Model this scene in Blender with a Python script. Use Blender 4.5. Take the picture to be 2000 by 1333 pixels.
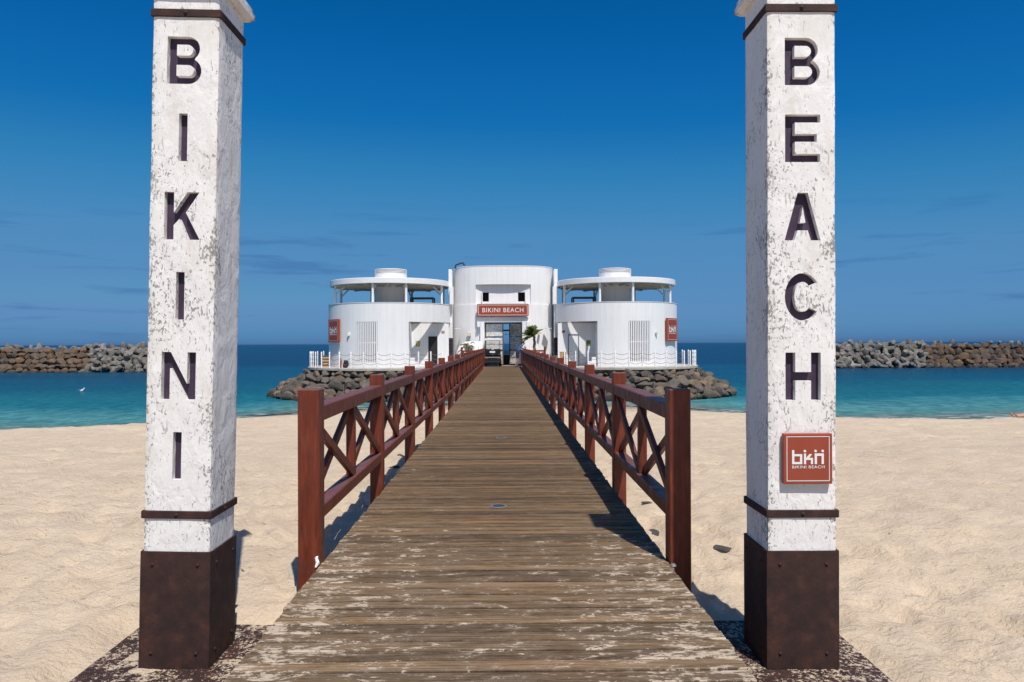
import bpy, bmesh, math, random
import numpy as np
from mathutils import Vector, Matrix, noise as mnoise
R = math.radians
random.seed(7)
rng = np.random.default_rng(11)
for o in list(bpy.data.objects):
    bpy.data.objects.remove(o)
scene = bpy.context.scene
COL = scene.collection

# ------------------------------------------------------------------ camera
F_PX = 1480.0
CAM = Vector((0.07, 0.0, 1.55))
cam_d = bpy.data.cameras.new('camera')
cam_d.sensor_width = 36.0
cam_d.lens = F_PX / 2000 * 36.0
cam_d.clip_start = 0.05
cam_d.clip_end = 60000
cam = bpy.data.objects.new('camera', cam_d)
COL.objects.link(cam)
yaw, pitch, roll = math.atan(15 / F_PX), 4.8 / F_PX, 0.0039
fw = Vector((math.sin(yaw) * math.cos(pitch), math.cos(yaw) * math.cos(pitch), math.sin(pitch)))
rt = Vector((math.cos(yaw), -math.sin(yaw), 0))
up = rt.cross(fw)
rt2 = rt * math.cos(roll) - up * math.sin(roll)
up2 = rt2.cross(fw)
m = Matrix((rt2, up2, -fw)).transposed().to_4x4()
m.translation = CAM
cam.matrix_world = m
scene.camera = cam

# ------------------------------------------------------------------ sky, sun, exposure
SUN_EL, SUN_AZ = R(59), R(180 - 19)            # azimuth clockwise from +Y: behind the camera, a little right
to_sun = Vector((math.sin(SUN_AZ) * math.cos(SUN_EL), math.cos(SUN_AZ) * math.cos(SUN_EL), math.sin(SUN_EL)))
world = bpy.data.worlds.new('World')
scene.world = world
world.use_nodes = True
wn = world.node_tree
wn.nodes.clear()
w_out = wn.nodes.new('ShaderNodeOutputWorld')
w_bg = wn.nodes.new('ShaderNodeBackground')
w_bg.inputs['Strength'].default_value = 0.10
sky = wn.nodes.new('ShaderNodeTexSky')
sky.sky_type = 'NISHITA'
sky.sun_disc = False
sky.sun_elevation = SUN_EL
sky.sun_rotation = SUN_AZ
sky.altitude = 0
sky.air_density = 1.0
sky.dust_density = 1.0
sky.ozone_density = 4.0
# deep polarised-looking blue: one response curve for the whole sky, its steep top end added to warm the fill light
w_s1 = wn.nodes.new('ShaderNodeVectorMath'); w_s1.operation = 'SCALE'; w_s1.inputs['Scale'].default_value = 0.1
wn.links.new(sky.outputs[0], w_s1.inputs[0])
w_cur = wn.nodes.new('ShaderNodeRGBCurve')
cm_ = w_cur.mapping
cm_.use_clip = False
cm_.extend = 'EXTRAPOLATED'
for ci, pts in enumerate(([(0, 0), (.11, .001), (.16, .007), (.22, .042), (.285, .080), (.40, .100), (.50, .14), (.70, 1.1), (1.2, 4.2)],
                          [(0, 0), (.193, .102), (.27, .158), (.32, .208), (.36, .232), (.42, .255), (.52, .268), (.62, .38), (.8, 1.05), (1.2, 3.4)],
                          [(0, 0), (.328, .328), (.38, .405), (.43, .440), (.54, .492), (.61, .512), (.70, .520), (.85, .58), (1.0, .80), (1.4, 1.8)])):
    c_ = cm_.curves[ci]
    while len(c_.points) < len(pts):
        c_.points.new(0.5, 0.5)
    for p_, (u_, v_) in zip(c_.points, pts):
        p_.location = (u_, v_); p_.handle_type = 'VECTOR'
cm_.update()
w_sp = wn.nodes.new('ShaderNodeSeparateColor'); w_cb = wn.nodes.new('ShaderNodeCombineColor')
wn.links.new(w_s1.outputs[0], w_sp.inputs[0])
w_m1 = wn.nodes.new('ShaderNodeMath'); w_m1.operation = 'MULTIPLY'; w_m1.inputs[1].default_value = 0.765
w_m2 = wn.nodes.new('ShaderNodeMath'); w_m2.operation = 'MULTIPLY_ADD'; w_m2.inputs[1].default_value = 0.55
wn.links.new(w_sp.outputs[2], w_m1.inputs[0]); wn.links.new(w_sp.outputs[0], w_m2.inputs[0]); wn.links.new(w_m1.outputs[0], w_m2.inputs[2])
wn.links.new(w_sp.outputs[0], w_cb.inputs[0]); wn.links.new(w_sp.outputs[1], w_cb.inputs[1]); wn.links.new(w_m2.outputs[0], w_cb.inputs[2])
wn.links.new(w_cb.outputs[0], w_cur.inputs['Color'])
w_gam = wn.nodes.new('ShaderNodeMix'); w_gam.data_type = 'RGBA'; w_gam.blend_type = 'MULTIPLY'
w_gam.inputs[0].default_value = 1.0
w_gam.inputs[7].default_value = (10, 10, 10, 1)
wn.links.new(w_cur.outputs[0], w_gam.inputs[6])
# thin grey-blue cloud wisps low over the sea
w_tc = wn.nodes.new('ShaderNodeTexCoord')
w_sep = wn.nodes.new('ShaderNodeSeparateXYZ')
wn.links.new(w_tc.outputs['Generated'], w_sep.inputs[0])
w_map = wn.nodes.new('ShaderNodeMapping'); w_map.inputs['Scale'].default_value = (5.5, 5.5, 62)
w_map.inputs['Location'].default_value = (1.7, 0.4, 2.3)
wn.links.new(w_tc.outputs['Generated'], w_map.inputs[0])
w_no = wn.nodes.new('ShaderNodeTexNoise'); w_no.inputs['Scale'].default_value = 1.0
w_no.inputs['Detail'].default_value = 6; w_no.inputs['Roughness'].default_value = 0.55
wn.links.new(w_map.outputs[0], w_no.inputs['Vector'])
w_r = wn.nodes.new('ShaderNodeValToRGB')
w_r.color_ramp.elements[0].position = 0.565; w_r.color_ramp.elements[0].color = (0, 0, 0, 1)
w_r.color_ramp.elements[1].position = 0.665; w_r.color_ramp.elements[1].color = (1, 1, 1, 1)
wn.links.new(w_no.outputs[0], w_r.inputs[0])
w_el = wn.nodes.new('ShaderNodeValToRGB')
e = w_el.color_ramp.elements
e[0].position = 0.0; e[0].color = (0.2, 0.2, 0.2, 1)
e[1].position = 0.19; e[1].color = (0, 0, 0, 1)
q = e.new(0.03); q.color = (0.8, 0.8, 0.8, 1)
q = e.new(0.13); q.color = (0.6, 0.6, 0.6, 1)
wn.links.new(w_sep.outputs[2], w_el.inputs[0])
w_mul = wn.nodes.new('ShaderNodeMath'); w_mul.operation = 'MULTIPLY'
wn.links.new(w_r.outputs[0], w_mul.inputs[0]); wn.links.new(w_el.outputs[0], w_mul.inputs[1])
w_cm = wn.nodes.new('ShaderNodeMix'); w_cm.data_type = 'RGBA'
wn.links.new(w_mul.outputs[0], w_cm.inputs[0])
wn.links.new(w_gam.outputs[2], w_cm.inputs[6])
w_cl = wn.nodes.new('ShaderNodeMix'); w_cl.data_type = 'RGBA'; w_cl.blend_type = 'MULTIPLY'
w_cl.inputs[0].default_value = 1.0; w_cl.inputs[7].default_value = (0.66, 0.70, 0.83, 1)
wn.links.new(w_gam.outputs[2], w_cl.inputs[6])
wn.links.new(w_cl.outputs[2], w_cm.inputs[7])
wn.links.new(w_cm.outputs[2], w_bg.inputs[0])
wn.links.new(w_bg.outputs[0], w_out.inputs[0])

sun_d = bpy.data.lights.new('sun', 'SUN')
sun_d.energy = 4.6
sun_d.angle = R(0.53)
sun_d.color = (1.0, 0.955, 0.89)
sun = bpy.data.objects.new('sun', sun_d)
COL.objects.link(sun)
sun.rotation_euler = (-to_sun).to_track_quat('-Z', 'Y').to_euler()
sun.location = to_sun * 60

vs = scene.view_settings
vs.view_transform = 'Standard'
vs.look = 'None'
vs.exposure = 0.0
vs.gamma = 1.0
vs.use_curve_mapping = False
scene.render.engine = 'CYCLES'
scene.render.resolution_x, scene.render.resolution_y = 1024, 682

SEA = -2.0
PITCH = 0.1225       # plank spacing of the boardwalk

# ------------------------------------------------------------------ helpers
def px(x, y, d):
    """photo pixel -> world point on the plane Y = d (yaw/roll folded in)"""
    hor = 671.3 - 0.0039 * (x - 1000)
    return Vector(((x - 985) * d / F_PX + CAM.x, d, CAM.z + (hor - y) * d / F_PX))

class NT:
    def __init__(s, name):
        s.m = bpy.data.materials.new(name)
        s.m.use_nodes = True
        s.t = s.m.node_tree
        s.b = s.t.nodes['Principled BSDF']
        s.tc = s.t.nodes.new('ShaderNodeTexCoord')
        s.geo = s.t.nodes.new('ShaderNodeNewGeometry')
        s.oi = s.t.nodes.new('ShaderNodeObjectInfo')
    def set(s, inp, v):
        i = s.b.inputs[inp]
        if hasattr(v, 'links') or isinstance(v, bpy.types.NodeSocket):
            s.t.links.new(v, i)
        else:
            i.default_value = v
        return s
    def lk(s, a, i):
        if isinstance(a, bpy.types.NodeSocket):
            s.t.links.new(a, i)
        else:
            i.default_value = a
    def mapping(s, vec, scale=(1, 1, 1), loc=(0, 0, 0), rot=(0, 0, 0)):
        n = s.t.nodes.new('ShaderNodeMapping')
        s.t.links.new(vec, n.inputs[0])
        s.lk(loc, n.inputs['Location'])
        n.inputs['Scale'].default_value = scale
        n.inputs['Rotation'].default_value = rot
        return n.outputs[0]
    def noise(s, vec, scale, detail=4, rough=0.55, dist=0.0):
        n = s.t.nodes.new('ShaderNodeTexNoise')
        if vec is not None:
            s.t.links.new(vec, n.inputs['Vector'])
        n.inputs['Scale'].default_value = scale
        n.inputs['Detail'].default_value = detail
        n.inputs['Roughness'].default_value = rough
        n.inputs['Distortion'].default_value = dist
        return n.outputs[0]
    def voro(s, vec, scale, feat='F1'):
        n = s.t.nodes.new('ShaderNodeTexVoronoi')
        n.feature = feat
        s.t.links.new(vec, n.inputs['Vector'])
        n.inputs['Scale'].default_value = scale
        return n.outputs[0]
    def ramp(s, fac, stops):
        n = s.t.nodes.new('ShaderNodeValToRGB')
        s.t.links.new(fac, n.inputs[0])
        el = n.color_ramp.elements
        while len(el) < len(stops):
            el.new(0.5)
        for e_, (p, c) in zip(el, stops):
            e_.position = p
            e_.color = (c, c, c, 1) if not hasattr(c, '__len__') else (*c, 1)
        return n.outputs[0]
    def mix(s, fac, a, b, mode='MIX'):
        n = s.t.nodes.new('ShaderNodeMix')
        n.data_type = 'RGBA'
        n.blend_type = mode
        s.lk(fac, n.inputs[0])
        s.lk(a if isinstance(a, bpy.types.NodeSocket) else (*a, 1), n.inputs[6])
        s.lk(b if isinstance(b, bpy.types.NodeSocket) else (*b, 1), n.inputs[7])
        return n.outputs[2]
    def math(s, op, a, b=0.0, clamp=False):
        n = s.t.nodes.new('ShaderNodeMath')
        n.operation = op
        n.use_clamp = clamp
        s.lk(a, n.inputs[0])
        s.lk(b, n.inputs[1])
        return n.outputs[0]
    def sep(s, vec):
        n = s.t.nodes.new('ShaderNodeSeparateXYZ')
        s.t.links.new(vec, n.inputs[0])
        return n.outputs
    def comb(s, x, y, z):
        n = s.t.nodes.new('ShaderNodeCombineXYZ')
        for v, i in zip((x, y, z), n.inputs):
            s.lk(v, i)
        return n.outputs[0]
    def maprange(s, v, a, b, c=0.0, d=1.0):
        n = s.t.nodes.new('ShaderNodeMapRange')
        s.t.links.new(v, n.inputs[0])
        for k, val in zip((1, 2, 3, 4), (a, b, c, d)):
            n.inputs[k].default_value = val
        return n.outputs[0]
    def attr(s, name):
        n = s.t.nodes.new('ShaderNodeAttribute')
        n.attribute_name = name
        return n.outputs['Fac']
    def bump(s, h, strength=0.5, dist=0.02, prev=None):
        n = s.t.nodes.new('ShaderNodeBump')
        n.inputs['Strength'].default_value = strength
        n.inputs['Distance'].default_value = dist
        s.t.links.new(h, n.inputs['Height'])
        if prev is not None:
            s.t.links.new(prev, n.inputs['Normal'])
        s.t.links.new(n.outputs[0], s.b.inputs['Normal'])
        return n.outputs[0]
    def offset(s, vec, k=37.0):
        """vec shifted by a random amount for each object"""
        n = s.t.nodes.new('ShaderNodeVectorMath'); n.operation = 'ADD'
        s.t.links.new(vec, n.inputs[0])
        r = s.math('MULTIPLY', s.oi.outputs['Random'], k)
        s.t.links.new(s.comb(r, s.math('MULTIPLY', r, 1.7), r), n.inputs[1])
        return n.outputs[0]

class MB:
    def __init__(s):
        s.v, s.f, s.mi = [], [], []
    def add(s, verts, faces, mi=0):
        b = len(s.v)
        s.v += [tuple(p) for p in verts]
        s.f += [tuple(i + b for i in f) for f in faces]
        s.mi += [mi] * len(faces)
        return s
    def box(s, x0, x1, y0, y1, z0, z1, mi=0):
        v = [(x, y, z) for z in (z0, z1) for y in (y0, y1) for x in (x0, x1)]
        f = [(0, 2, 3, 1), (4, 5, 7, 6), (0, 1, 5, 4), (2, 6, 7, 3), (0, 4, 6, 2), (1, 3, 7, 5)]
        return s.add(v, f, mi)
    def beam(s, a, b, w, h, upv=(0, 0, 1), mi=0):
        a, b = Vector(a), Vector(b)
        d = (b - a).normalized()
        side = d.cross(Vector(upv)).normalized()
        u = side.cross(d)
        v = []
        for p in (a, b):
            for sx, su in ((-1, -1), (1, -1), (1, 1), (-1, 1)):
                v.append(p + side * (w / 2 * sx) + u * (h / 2 * su))
        return s.add(v, [(3, 2, 1, 0), (4, 5, 6, 7), (0, 1, 5, 4), (1, 2, 6, 5), (2, 3, 7, 6), (3, 0, 4, 7)], mi)
    def tube(s, pts, r, n=8, cap=True, mi=0):
        pts = [Vector(p) for p in pts]
        rr = r if hasattr(r, '__len__') else [r] * len(pts)
        vs_, b = [], []
        ref = Vector((0.13, 0.21, 1)).normalized()
        for i, p in enumerate(pts):
            d = (pts[min(i + 1, len(pts) - 1)] - pts[max(i - 1, 0)]).normalized()
            a = d.cross(ref)
            if a.length < 0.1:
                a = d.cross(Vector((1, 0, 0)))
            a.normalize()
            c = d.cross(a)
            for k in range(n):
                t = 2 * math.pi * k / n
                vs_.append(p + (a * math.cos(t) + c * math.sin(t)) * rr[i])
        f = []
        for i in range(len(pts) - 1):
            for k in range(n):
                k2 = (k + 1) % n
                f.append((i * n + k, i * n + k2, (i + 1) * n + k2, (i + 1) * n + k))
        if cap:
            f.append(tuple(range(n - 1, -1, -1)))
            f.append(tuple((len(pts) - 1) * n + k for k in range(n)))
        return s.add(vs_, f, mi)
    def lathe(s, prof, c=(0, 0, 0), n=24, mi=0, a0=0, a1=2 * math.pi):
        full = abs(a1 - a0 - 2 * math.pi) < 1e-6
        m_ = n if full else n + 1
        v = []
        for r, z in prof:
            for k in range(m_):
                t = a0 + (a1 - a0) * k / n
                v.append((c[0] + r * math.cos(t), c[1] + r * math.sin(t), c[2] + z))
        f = []
        for i in range(len(prof) - 1):
            for k in range(n):
                k2 = (k + 1) % m_
                f.append((i * m_ + k, i * m_ + k2, (i + 1) * m_ + k2, (i + 1) * m_ + k))
        return s.add(v, f, mi)
    def prism(s, poly, fn, t0, t1, mi=0):
        """poly: 2d list; fn(u, v, t) -> 3d; extruded from t0 to t1"""
        n = len(poly)
        v = [fn(p[0], p[1], t0) for p in poly] + [fn(p[0], p[1], t1) for p in poly]
        f = [tuple(range(n - 1, -1, -1)), tuple(range(n, 2 * n))]
        for k in range(n):
            f.append((k, (k + 1) % n, n + (k + 1) % n, n + k))
        return s.add(v, f, mi)
    def mesh(s, name, mats, smooth=None):
        me = bpy.data.meshes.new(name)
        me.from_pydata(s.v, [], s.f)
        for m_ in (mats if isinstance(mats, (list, tuple)) else [mats]):
            me.materials.append(m_)
        me.polygons.foreach_set('material_index', s.mi)
        bm = bmesh.new(); bm.from_mesh(me)
        bmesh.ops.recalc_face_normals(bm, faces=bm.faces)
        bm.to_mesh(me); bm.free()
        if smooth is not None:
            me.polygons.foreach_set('use_smooth', [True] * len(me.polygons))
            me.set_sharp_from_angle(angle=R(smooth))
        me.update()
        return me
    def build(s, name, mats, parent=None, smooth=None):
        return link(name, s.mesh(name, mats, smooth), parent)

def link(name, me, parent=None, loc=None):
    o = bpy.data.objects.new(name, me)
    COL.objects.link(o)
    if parent is not None:
        o.parent = parent
        pw = parent.location if parent.parent is None else parent.location + parent.parent.location
        o.location = -pw if loc is None else Vector(loc) - pw
        if parent.get('_local'):
            o.location = (0, 0, 0) if loc is None else loc
    elif loc is not None:
        o.location = loc
    return o

def bevel(me, w, seg=1):
    bm = bmesh.new(); bm.from_mesh(me)
    bmesh.ops.bevel(bm, geom=list(bm.edges), offset=w, segments=seg, affect='EDGES', clamp_overlap=True)
    bm.to_mesh(me); bm.free()
    return me

def thing(name, label, cat, loc=(0, 0, 0), group=None):
    o = bpy.data.objects.new(name, None)
    COL.objects.link(o)
    o.location = loc
    o.empty_display_size = 0.2
    return tag(o, label, cat, group)

def tag(o, label, cat, group=None):
    o['label'] = label
    o['category'] = cat
    if group:
        o['group'] = group
    return o

def text_mesh(txt, size, width=None, spacing=1.0, offset=0.0, extrude=0.0):
    cu = bpy.data.curves.new('lettering', 'FONT')
    cu.body = txt
    cu.size = size
    cu.space_character = spacing
    cu.offset = offset
    cu.extrude = extrude
    cu.align_x = 'CENTER'; cu.align_y = 'CENTER'
    cu.resolution_u = 4
    o = bpy.data.objects.new('lettering', cu)
    COL.objects.link(o)
    dg = bpy.context.evaluated_depsgraph_get()
    me = bpy.data.meshes.new_from_object(o.evaluated_get(dg))
    bpy.data.objects.remove(o)
    co = np.array([v.co for v in me.vertices])
    c0, c1 = co.min(0), co.max(0)
    co[:, 0] -= (c0[0] + c1[0]) / 2; co[:, 1] -= (c0[1] + c1[1]) / 2
    if width:
        k = width / (c1[0] - c0[0])
        co[:, 0] *= k
    co[:, 1] *= size / (c1[1] - c0[1])
    me.vertices.foreach_set('co', co.astype(np.float32).ravel())
    me.update()
    return me

# vectorised value noise
_perm = rng.random((256, 256))
def vnoise(x, y):
    xi, yi = np.floor(x).astype(int), np.floor(y).astype(int)
    fx, fy = x - xi, y - yi
    fx = fx * fx * (3 - 2 * fx); fy = fy * fy * (3 - 2 * fy)
    a = _perm[xi & 255, yi & 255]; b = _perm[(xi + 1) & 255, yi & 255]
    c = _perm[xi & 255, (yi + 1) & 255]; d = _perm[(xi + 1) & 255, (yi + 1) & 255]
    return (a * (1 - fx) + b * fx) * (1 - fy) + (c * (1 - fx) + d * fx) * fy - 0.5
def fbm(x, y, o=4):
    s, a = 0, 1.0
    for k in range(o):
        s = s + a * vnoise(x * 2 ** k + 17.3 * k, y * 2 ** k + 9.1 * k)
        a *= 0.5
    return s

# ------------------------------------------------------------------ materials
def simple(name, col, rough=0.5, metal=0.0, var=0.0, scale=8.0, bump=0.0):
    n = NT(name)
    if var:
        f = n.noise(n.offset(n.tc.outputs['Object']), scale, 5, 0.6)
        c = n.mix(n.ramp(f, [(0.3, 0.0), (0.7, 1.0)]), tuple(v * (1 - var) for v in col), tuple(min(1, v * (1 + var)) for v in col))
        n.set('Base Color', c)
        if bump:
            n.bump(f, 0.6, bump)
    else:
        n.set('Base Color', (*col, 1))
    n.set('Roughness', rough); n.set('Metallic', metal)
    return n.m

def mat_pillar():
    n = NT('chipped_white_paint')
    P = n.tc.outputs['Object']
    px_, py_, pz_ = n.sep(P)
    ed = n.math('POWER', n.math('DIVIDE', n.math('MINIMUM', n.math('ABSOLUTE', px_), n.math('ABSOLUTE', py_)), 0.197), 6.0)
    big = n.noise(n.mapping(P, (1, 1, 0.7)), 3.4, 5, 0.65)
    clus = n.math('ADD', n.math('MULTIPLY', n.math('SUBTRACT', big, 0.5), 0.6), n.math('MULTIPLY', ed, 0.09))
    fine = n.noise(n.mapping(P, (1, 1, 0.6)), 62, 6, 0.62, 0.6)
    chip = n.ramp(n.math('ADD', fine, clus), [(0.622, 0.0), (0.652, 1.0)])
    med = n.noise(n.mapping(P, (1, 1, 0.8), (4, 2, 7)), 24, 8, 0.72, 1.0)
    flake = n.ramp(n.math('ADD', med, n.math('MULTIPLY', clus, 0.8)), [(0.675, 0.0), (0.695, 1.0)])
    crk = n.noise(n.mapping(P, (1, 1, 0.18), (1, 5, 2)), 70, 4, 0.6, 0.3)
    scr = n.ramp(n.math('ADD', crk, n.math('MULTIPLY', clus, 0.5)), [(0.625, 0.0), (0.675, 0.9)])
    stain = n.ramp(n.math('ADD', n.noise(n.mapping(P, (1, 1, 0.3), (3, 1, 5)), 6, 6, 0.65), n.math('MULTIPLY', ed, 0.12)), [(0.52, 0.0), (0.78, 1.0)])
    base = n.mix(n.math('MULTIPLY', stain, 0.42), (0.80, 0.78, 0.745), (0.54, 0.46, 0.35))
    under = n.mix(n.noise(P, 11, 3), (0.13, 0.13, 0.135), (0.34, 0.31, 0.27))
    c = n.mix(n.math('MULTIPLY', chip, 0.85), base, under)
    c = n.mix(n.math('MULTIPLY', flake, 0.8), c, under)
    c = n.mix(n.math('MULTIPLY', scr, 0.6), c, under)
    chip = n.math('MAXIMUM', chip, flake)
    n.set('Base Color', c)
    n.set('Roughness', 0.62)
    wav = n.noise(n.mapping(P, (1, 1, 0.6)), 9, 4, 0.5, 0.6)
    n1 = n.bump(wav, 0.55, 0.025)
    n.bump(n.math('SUBTRACT', n.math('MULTIPLY', n.noise(P, 60, 4, 0.6), 0.4), n.math('MULTIPLY', chip, 0.5)), 0.5, 0.006, n1)
    return n.m

def mat_rust(name='rusty_steel', sandy=False):
    n = NT(name)
    P = n.tc.outputs['Object']
    f = n.noise(P, 9, 7, 0.65)
    c = n.ramp(f, [(0.3, (0.020, 0.012, 0.011)), (0.55, (0.045, 0.020, 0.016)), (0.72, (0.085, 0.032, 0.02)), (0.85, (0.16, 0.055, 0.025))])
    st = n.noise(n.mapping(P, (6, 6, 0.8)), 4, 4, 0.6)
    c = n.mix(n.ramp(st, [(0.52, 0.0), (0.75, 0.5)]), c, (0.028, 0.016, 0.016))
    if sandy:
        G = n.geo.outputs['Position']
        s = n.noise(G, 7, 6, 0.7)
        s2 = n.noise(n.mapping(G, (1, 1, 1), (3, 8, 0)), 48, 6, 0.75)
        k = n.math('ADD', n.math('MULTIPLY', s, 0.42), n.math('MULTIPLY', s2, 0.70))
        c = n.mix(n.ramp(k, [(0.585, 0.0), (0.61, 1.0)]), c, (0.50, 0.40, 0.29))
    n.set('Base Color', c)
    n.set('Roughness', 0.75)
    n.set('Specular IOR Level', 0.35)
    n.bump(n.noise(P, 60, 5, 0.7), 0.5, 0.004)
    return n.m

def mat_redwood():
    n = NT('varnished_red_wood')
    P = n.offset(n.tc.outputs['Object'])
    oz = n.sep(n.geo.outputs['Position'])
    g = n.noise(n.mapping(P, (14, 14, 1.6)), 3, 6, 0.6, 0.4)
    c = n.ramp(g, [(0.25, (0.085, 0.013, 0.006)), (0.5, (0.160, 0.027, 0.009)), (0.75, (0.245, 0.050, 0.014))])
    pv = n.math('MULTIPLY', n.oi.outputs['Random'], 0.4)
    c = n.mix(pv, c, (0.075, 0.018, 0.011))
    w = n.ramp(n.noise(P, 5, 5, 0.65), [(0.62, 0.0), (0.8, 0.35)])
    c = n.mix(w, c, (0.24, 0.12, 0.085))
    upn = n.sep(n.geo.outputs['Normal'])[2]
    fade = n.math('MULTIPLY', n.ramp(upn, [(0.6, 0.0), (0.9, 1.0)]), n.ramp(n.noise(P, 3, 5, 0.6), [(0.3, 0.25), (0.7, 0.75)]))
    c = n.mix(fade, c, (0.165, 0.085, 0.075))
    n.set('Base Color', c)
    n.set('Roughness', n.ramp(n.noise(P, 8, 4), [(0.3, 0.36), (0.7, 0.6)]))
    n.bump(g, 0.25, 0.003)
    return n.m

def mat_deck(far=False):
    n = NT('weathered_deck_wood')
    P = n.offset(n.tc.outputs['Object'], 61.0)
    g1 = n.noise(n.mapping(P, (1.6, 46, 20)), 1.5, 7, 0.68, 0.35)
    g2 = n.noise(n.mapping(P, (0.7, 9, 6), (5, 3, 1)), 1.6, 4, 0.6, 0.5)
    rnd = n.geo.outputs['Random Per Island'] if far else n.oi.outputs['Random']
    c = n.ramp(g1, [(0.30, (0.034, 0.018, 0.009)), (0.46, (0.135, 0.079, 0.037)), (0.60, (0.235, 0.147, 0.072)), (0.78, (0.37, 0.255, 0.140))])
    grey = n.ramp(g1, [(0.30, (0.040, 0.027, 0.018)), (0.5, (0.150, 0.104, 0.068)), (0.75, (0.30, 0.228, 0.158))])
    c = n.mix(n.ramp(g2, [(0.38, 0.0), (0.62, 1.0)]), c, grey)
    tone = n.ramp(rnd, [(0.0, 0.50), (0.35, 0.80), (0.7, 1.0), (1.0, 1.30)])
    c = n.mix(1.0, c, tone, 'MULTIPLY')
    c = n.mix(1.0, c, (1.05, 1.0, 0.88), 'MULTIPLY')
    # knots
    kv = n.voro(n.mapping(P, (2.2, 7.0, 0.001)), 1.0)
    knot = n.ramp(kv, [(0.045, 1.0), (0.11, 0.0)])
    c = n.mix(n.math('MULTIPLY', knot, 0.75), c, (0.030, 0.018, 0.010))
    # fine grooves along each board
    oy = n.sep(n.tc.outputs['Object'])[1]
    saw = n.math('ABSOLUTE', n.math('SINE', n.math('MULTIPLY', oy, math.pi / 0.0295)))
    groove = n.ramp(saw, [(0.0, 1.0), (0.30, 0.0)])
    c = n.mix(n.math('MULTIPLY', groove, 0.6), c, (0.030, 0.019, 0.012))
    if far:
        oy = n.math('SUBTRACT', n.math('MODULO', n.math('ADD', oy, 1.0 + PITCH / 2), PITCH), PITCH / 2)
    edge = n.ramp(n.math('ABSOLUTE', oy), [(0.040, 0.0), (0.056, 0.75)])  # shade of the gaps painted in: boards darkened along both long edges
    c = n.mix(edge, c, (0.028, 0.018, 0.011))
    # wind-blown sand lodged in the boards, thickest at the beach end
    G = n.geo.outputs['Position']
    gy = n.sep(G)[1]
    gx = n.sep(G)[0]
    amt = n.ramp(n.maprange(gy, 0, 24), [(0.0, 0.098), (0.17, 0.092), (0.235, 0.078), (0.29, 0.015), (0.42, -0.015), (1.0, -0.05)])
    side = n.math('MULTIPLY', n.math('ABSOLUTE', gx), 0.055)
    s1 = n.noise(n.mapping(G, (2.6, 6.5, 1)), 1.7, 8, 0.78, 0.4)
    s2 = n.noise(n.mapping(G, (16, 40, 1)), 1.4, 5, 0.7)
    k = n.math('ADD', n.math('ADD', n.math('MULTIPLY', s1, 0.72), n.math('MULTIPLY', s2, 0.28)), n.math('ADD', amt, side))
    sand = n.ramp(k, [(0.66, 0.0), (0.69, 1.0)])
    c = n.mix(n.math('MULTIPLY', sand, 0.93), c, (0.54, 0.435, 0.32))
    dust = n.ramp(k, [(0.52, 0.0), (0.70, 0.22)])
    c = n.mix(dust, c, (0.44, 0.35, 0.26))
    n.set('Base Color', c)
    n.set('Roughness', 0.8)
    n.set('Specular IOR Level', 0.2)
    h = n.math('SUBTRACT', n.math('ADD', n.math('MULTIPLY', g1, 0.5), n.math('MULTIPLY', sand, 0.25)), n.math('MULTIPLY', groove, 0.6))
    n.bump(h, 0.8, 0.006)
    return n.m

def mat_sand():
    n = NT('beach_sand')
    P = n.geo.outputs['Position']
    f = n.noise(P, 1.3, 6, 0.6)
    c = n.ramp(f, [(0.3, (0.560, 0.445, 0.318)), (0.7, (0.665, 0.538, 0.393))])
    gr = n.noise(P, 160, 3, 0.7)
    c = n.mix(n.ramp(gr, [(0.35, 0.35), (0.55, 0.0)]), c, (0.36, 0.27, 0.18))
    deb = n.noise(n.mapping(P, (1, 1, 1), (7, 2, 0)), 11, 3, 0.55)
    deb2 = n.noise(P, 1.1, 2)
    db = n.ramp(n.math('ADD', deb, n.math('MULTIPLY', n.math('SUBTRACT', deb2, 0.5), 0.25)), [(0.745, 0.0), (0.765, 0.8)])
    c = n.mix(db, c, (0.10, 0.07, 0.045))
    d3 = n.noise(n.mapping(P, (1, 1.6, 1), (2, 9, 0)), 38, 2, 0.5)
    c = n.mix(n.ramp(n.math('ADD', d3, n.math('MULTIPLY', n.math('SUBTRACT', deb2, 0.5), 0.3)), [(0.755, 0.0), (0.775, 0.75)]), c, (0.12, 0.085, 0.055))
    z = n.sep(P)[2]
    wz = n.math('ADD', z, n.math('MULTIPLY', n.math('SUBTRACT', n.noise(P, 0.5, 4), 0.5), 0.22))
    wet = n.maprange(wz, -1.50, -1.74)
    c = n.mix(n.math('MULTIPLY', wet, 0.75), c, (0.27, 0.20, 0.135))
    n.set('Base Color', c)
    n.set('Roughness', n.maprange(wz, -1.50, -1.8, 0.9, 0.35))
    n.set('Specular IOR Level', 0.25)
    b1 = n.bump(n.noise(n.mapping(P, (1, 1.5, 1)), 9, 5, 0.6, 0.5), 0.7, 0.045)
    b2 = n.bump(n.noise(P, 30, 5, 0.68), 0.85, 0.022, b1)
    n.bump(gr, 0.3, 0.004, b2)
    return n.m

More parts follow.
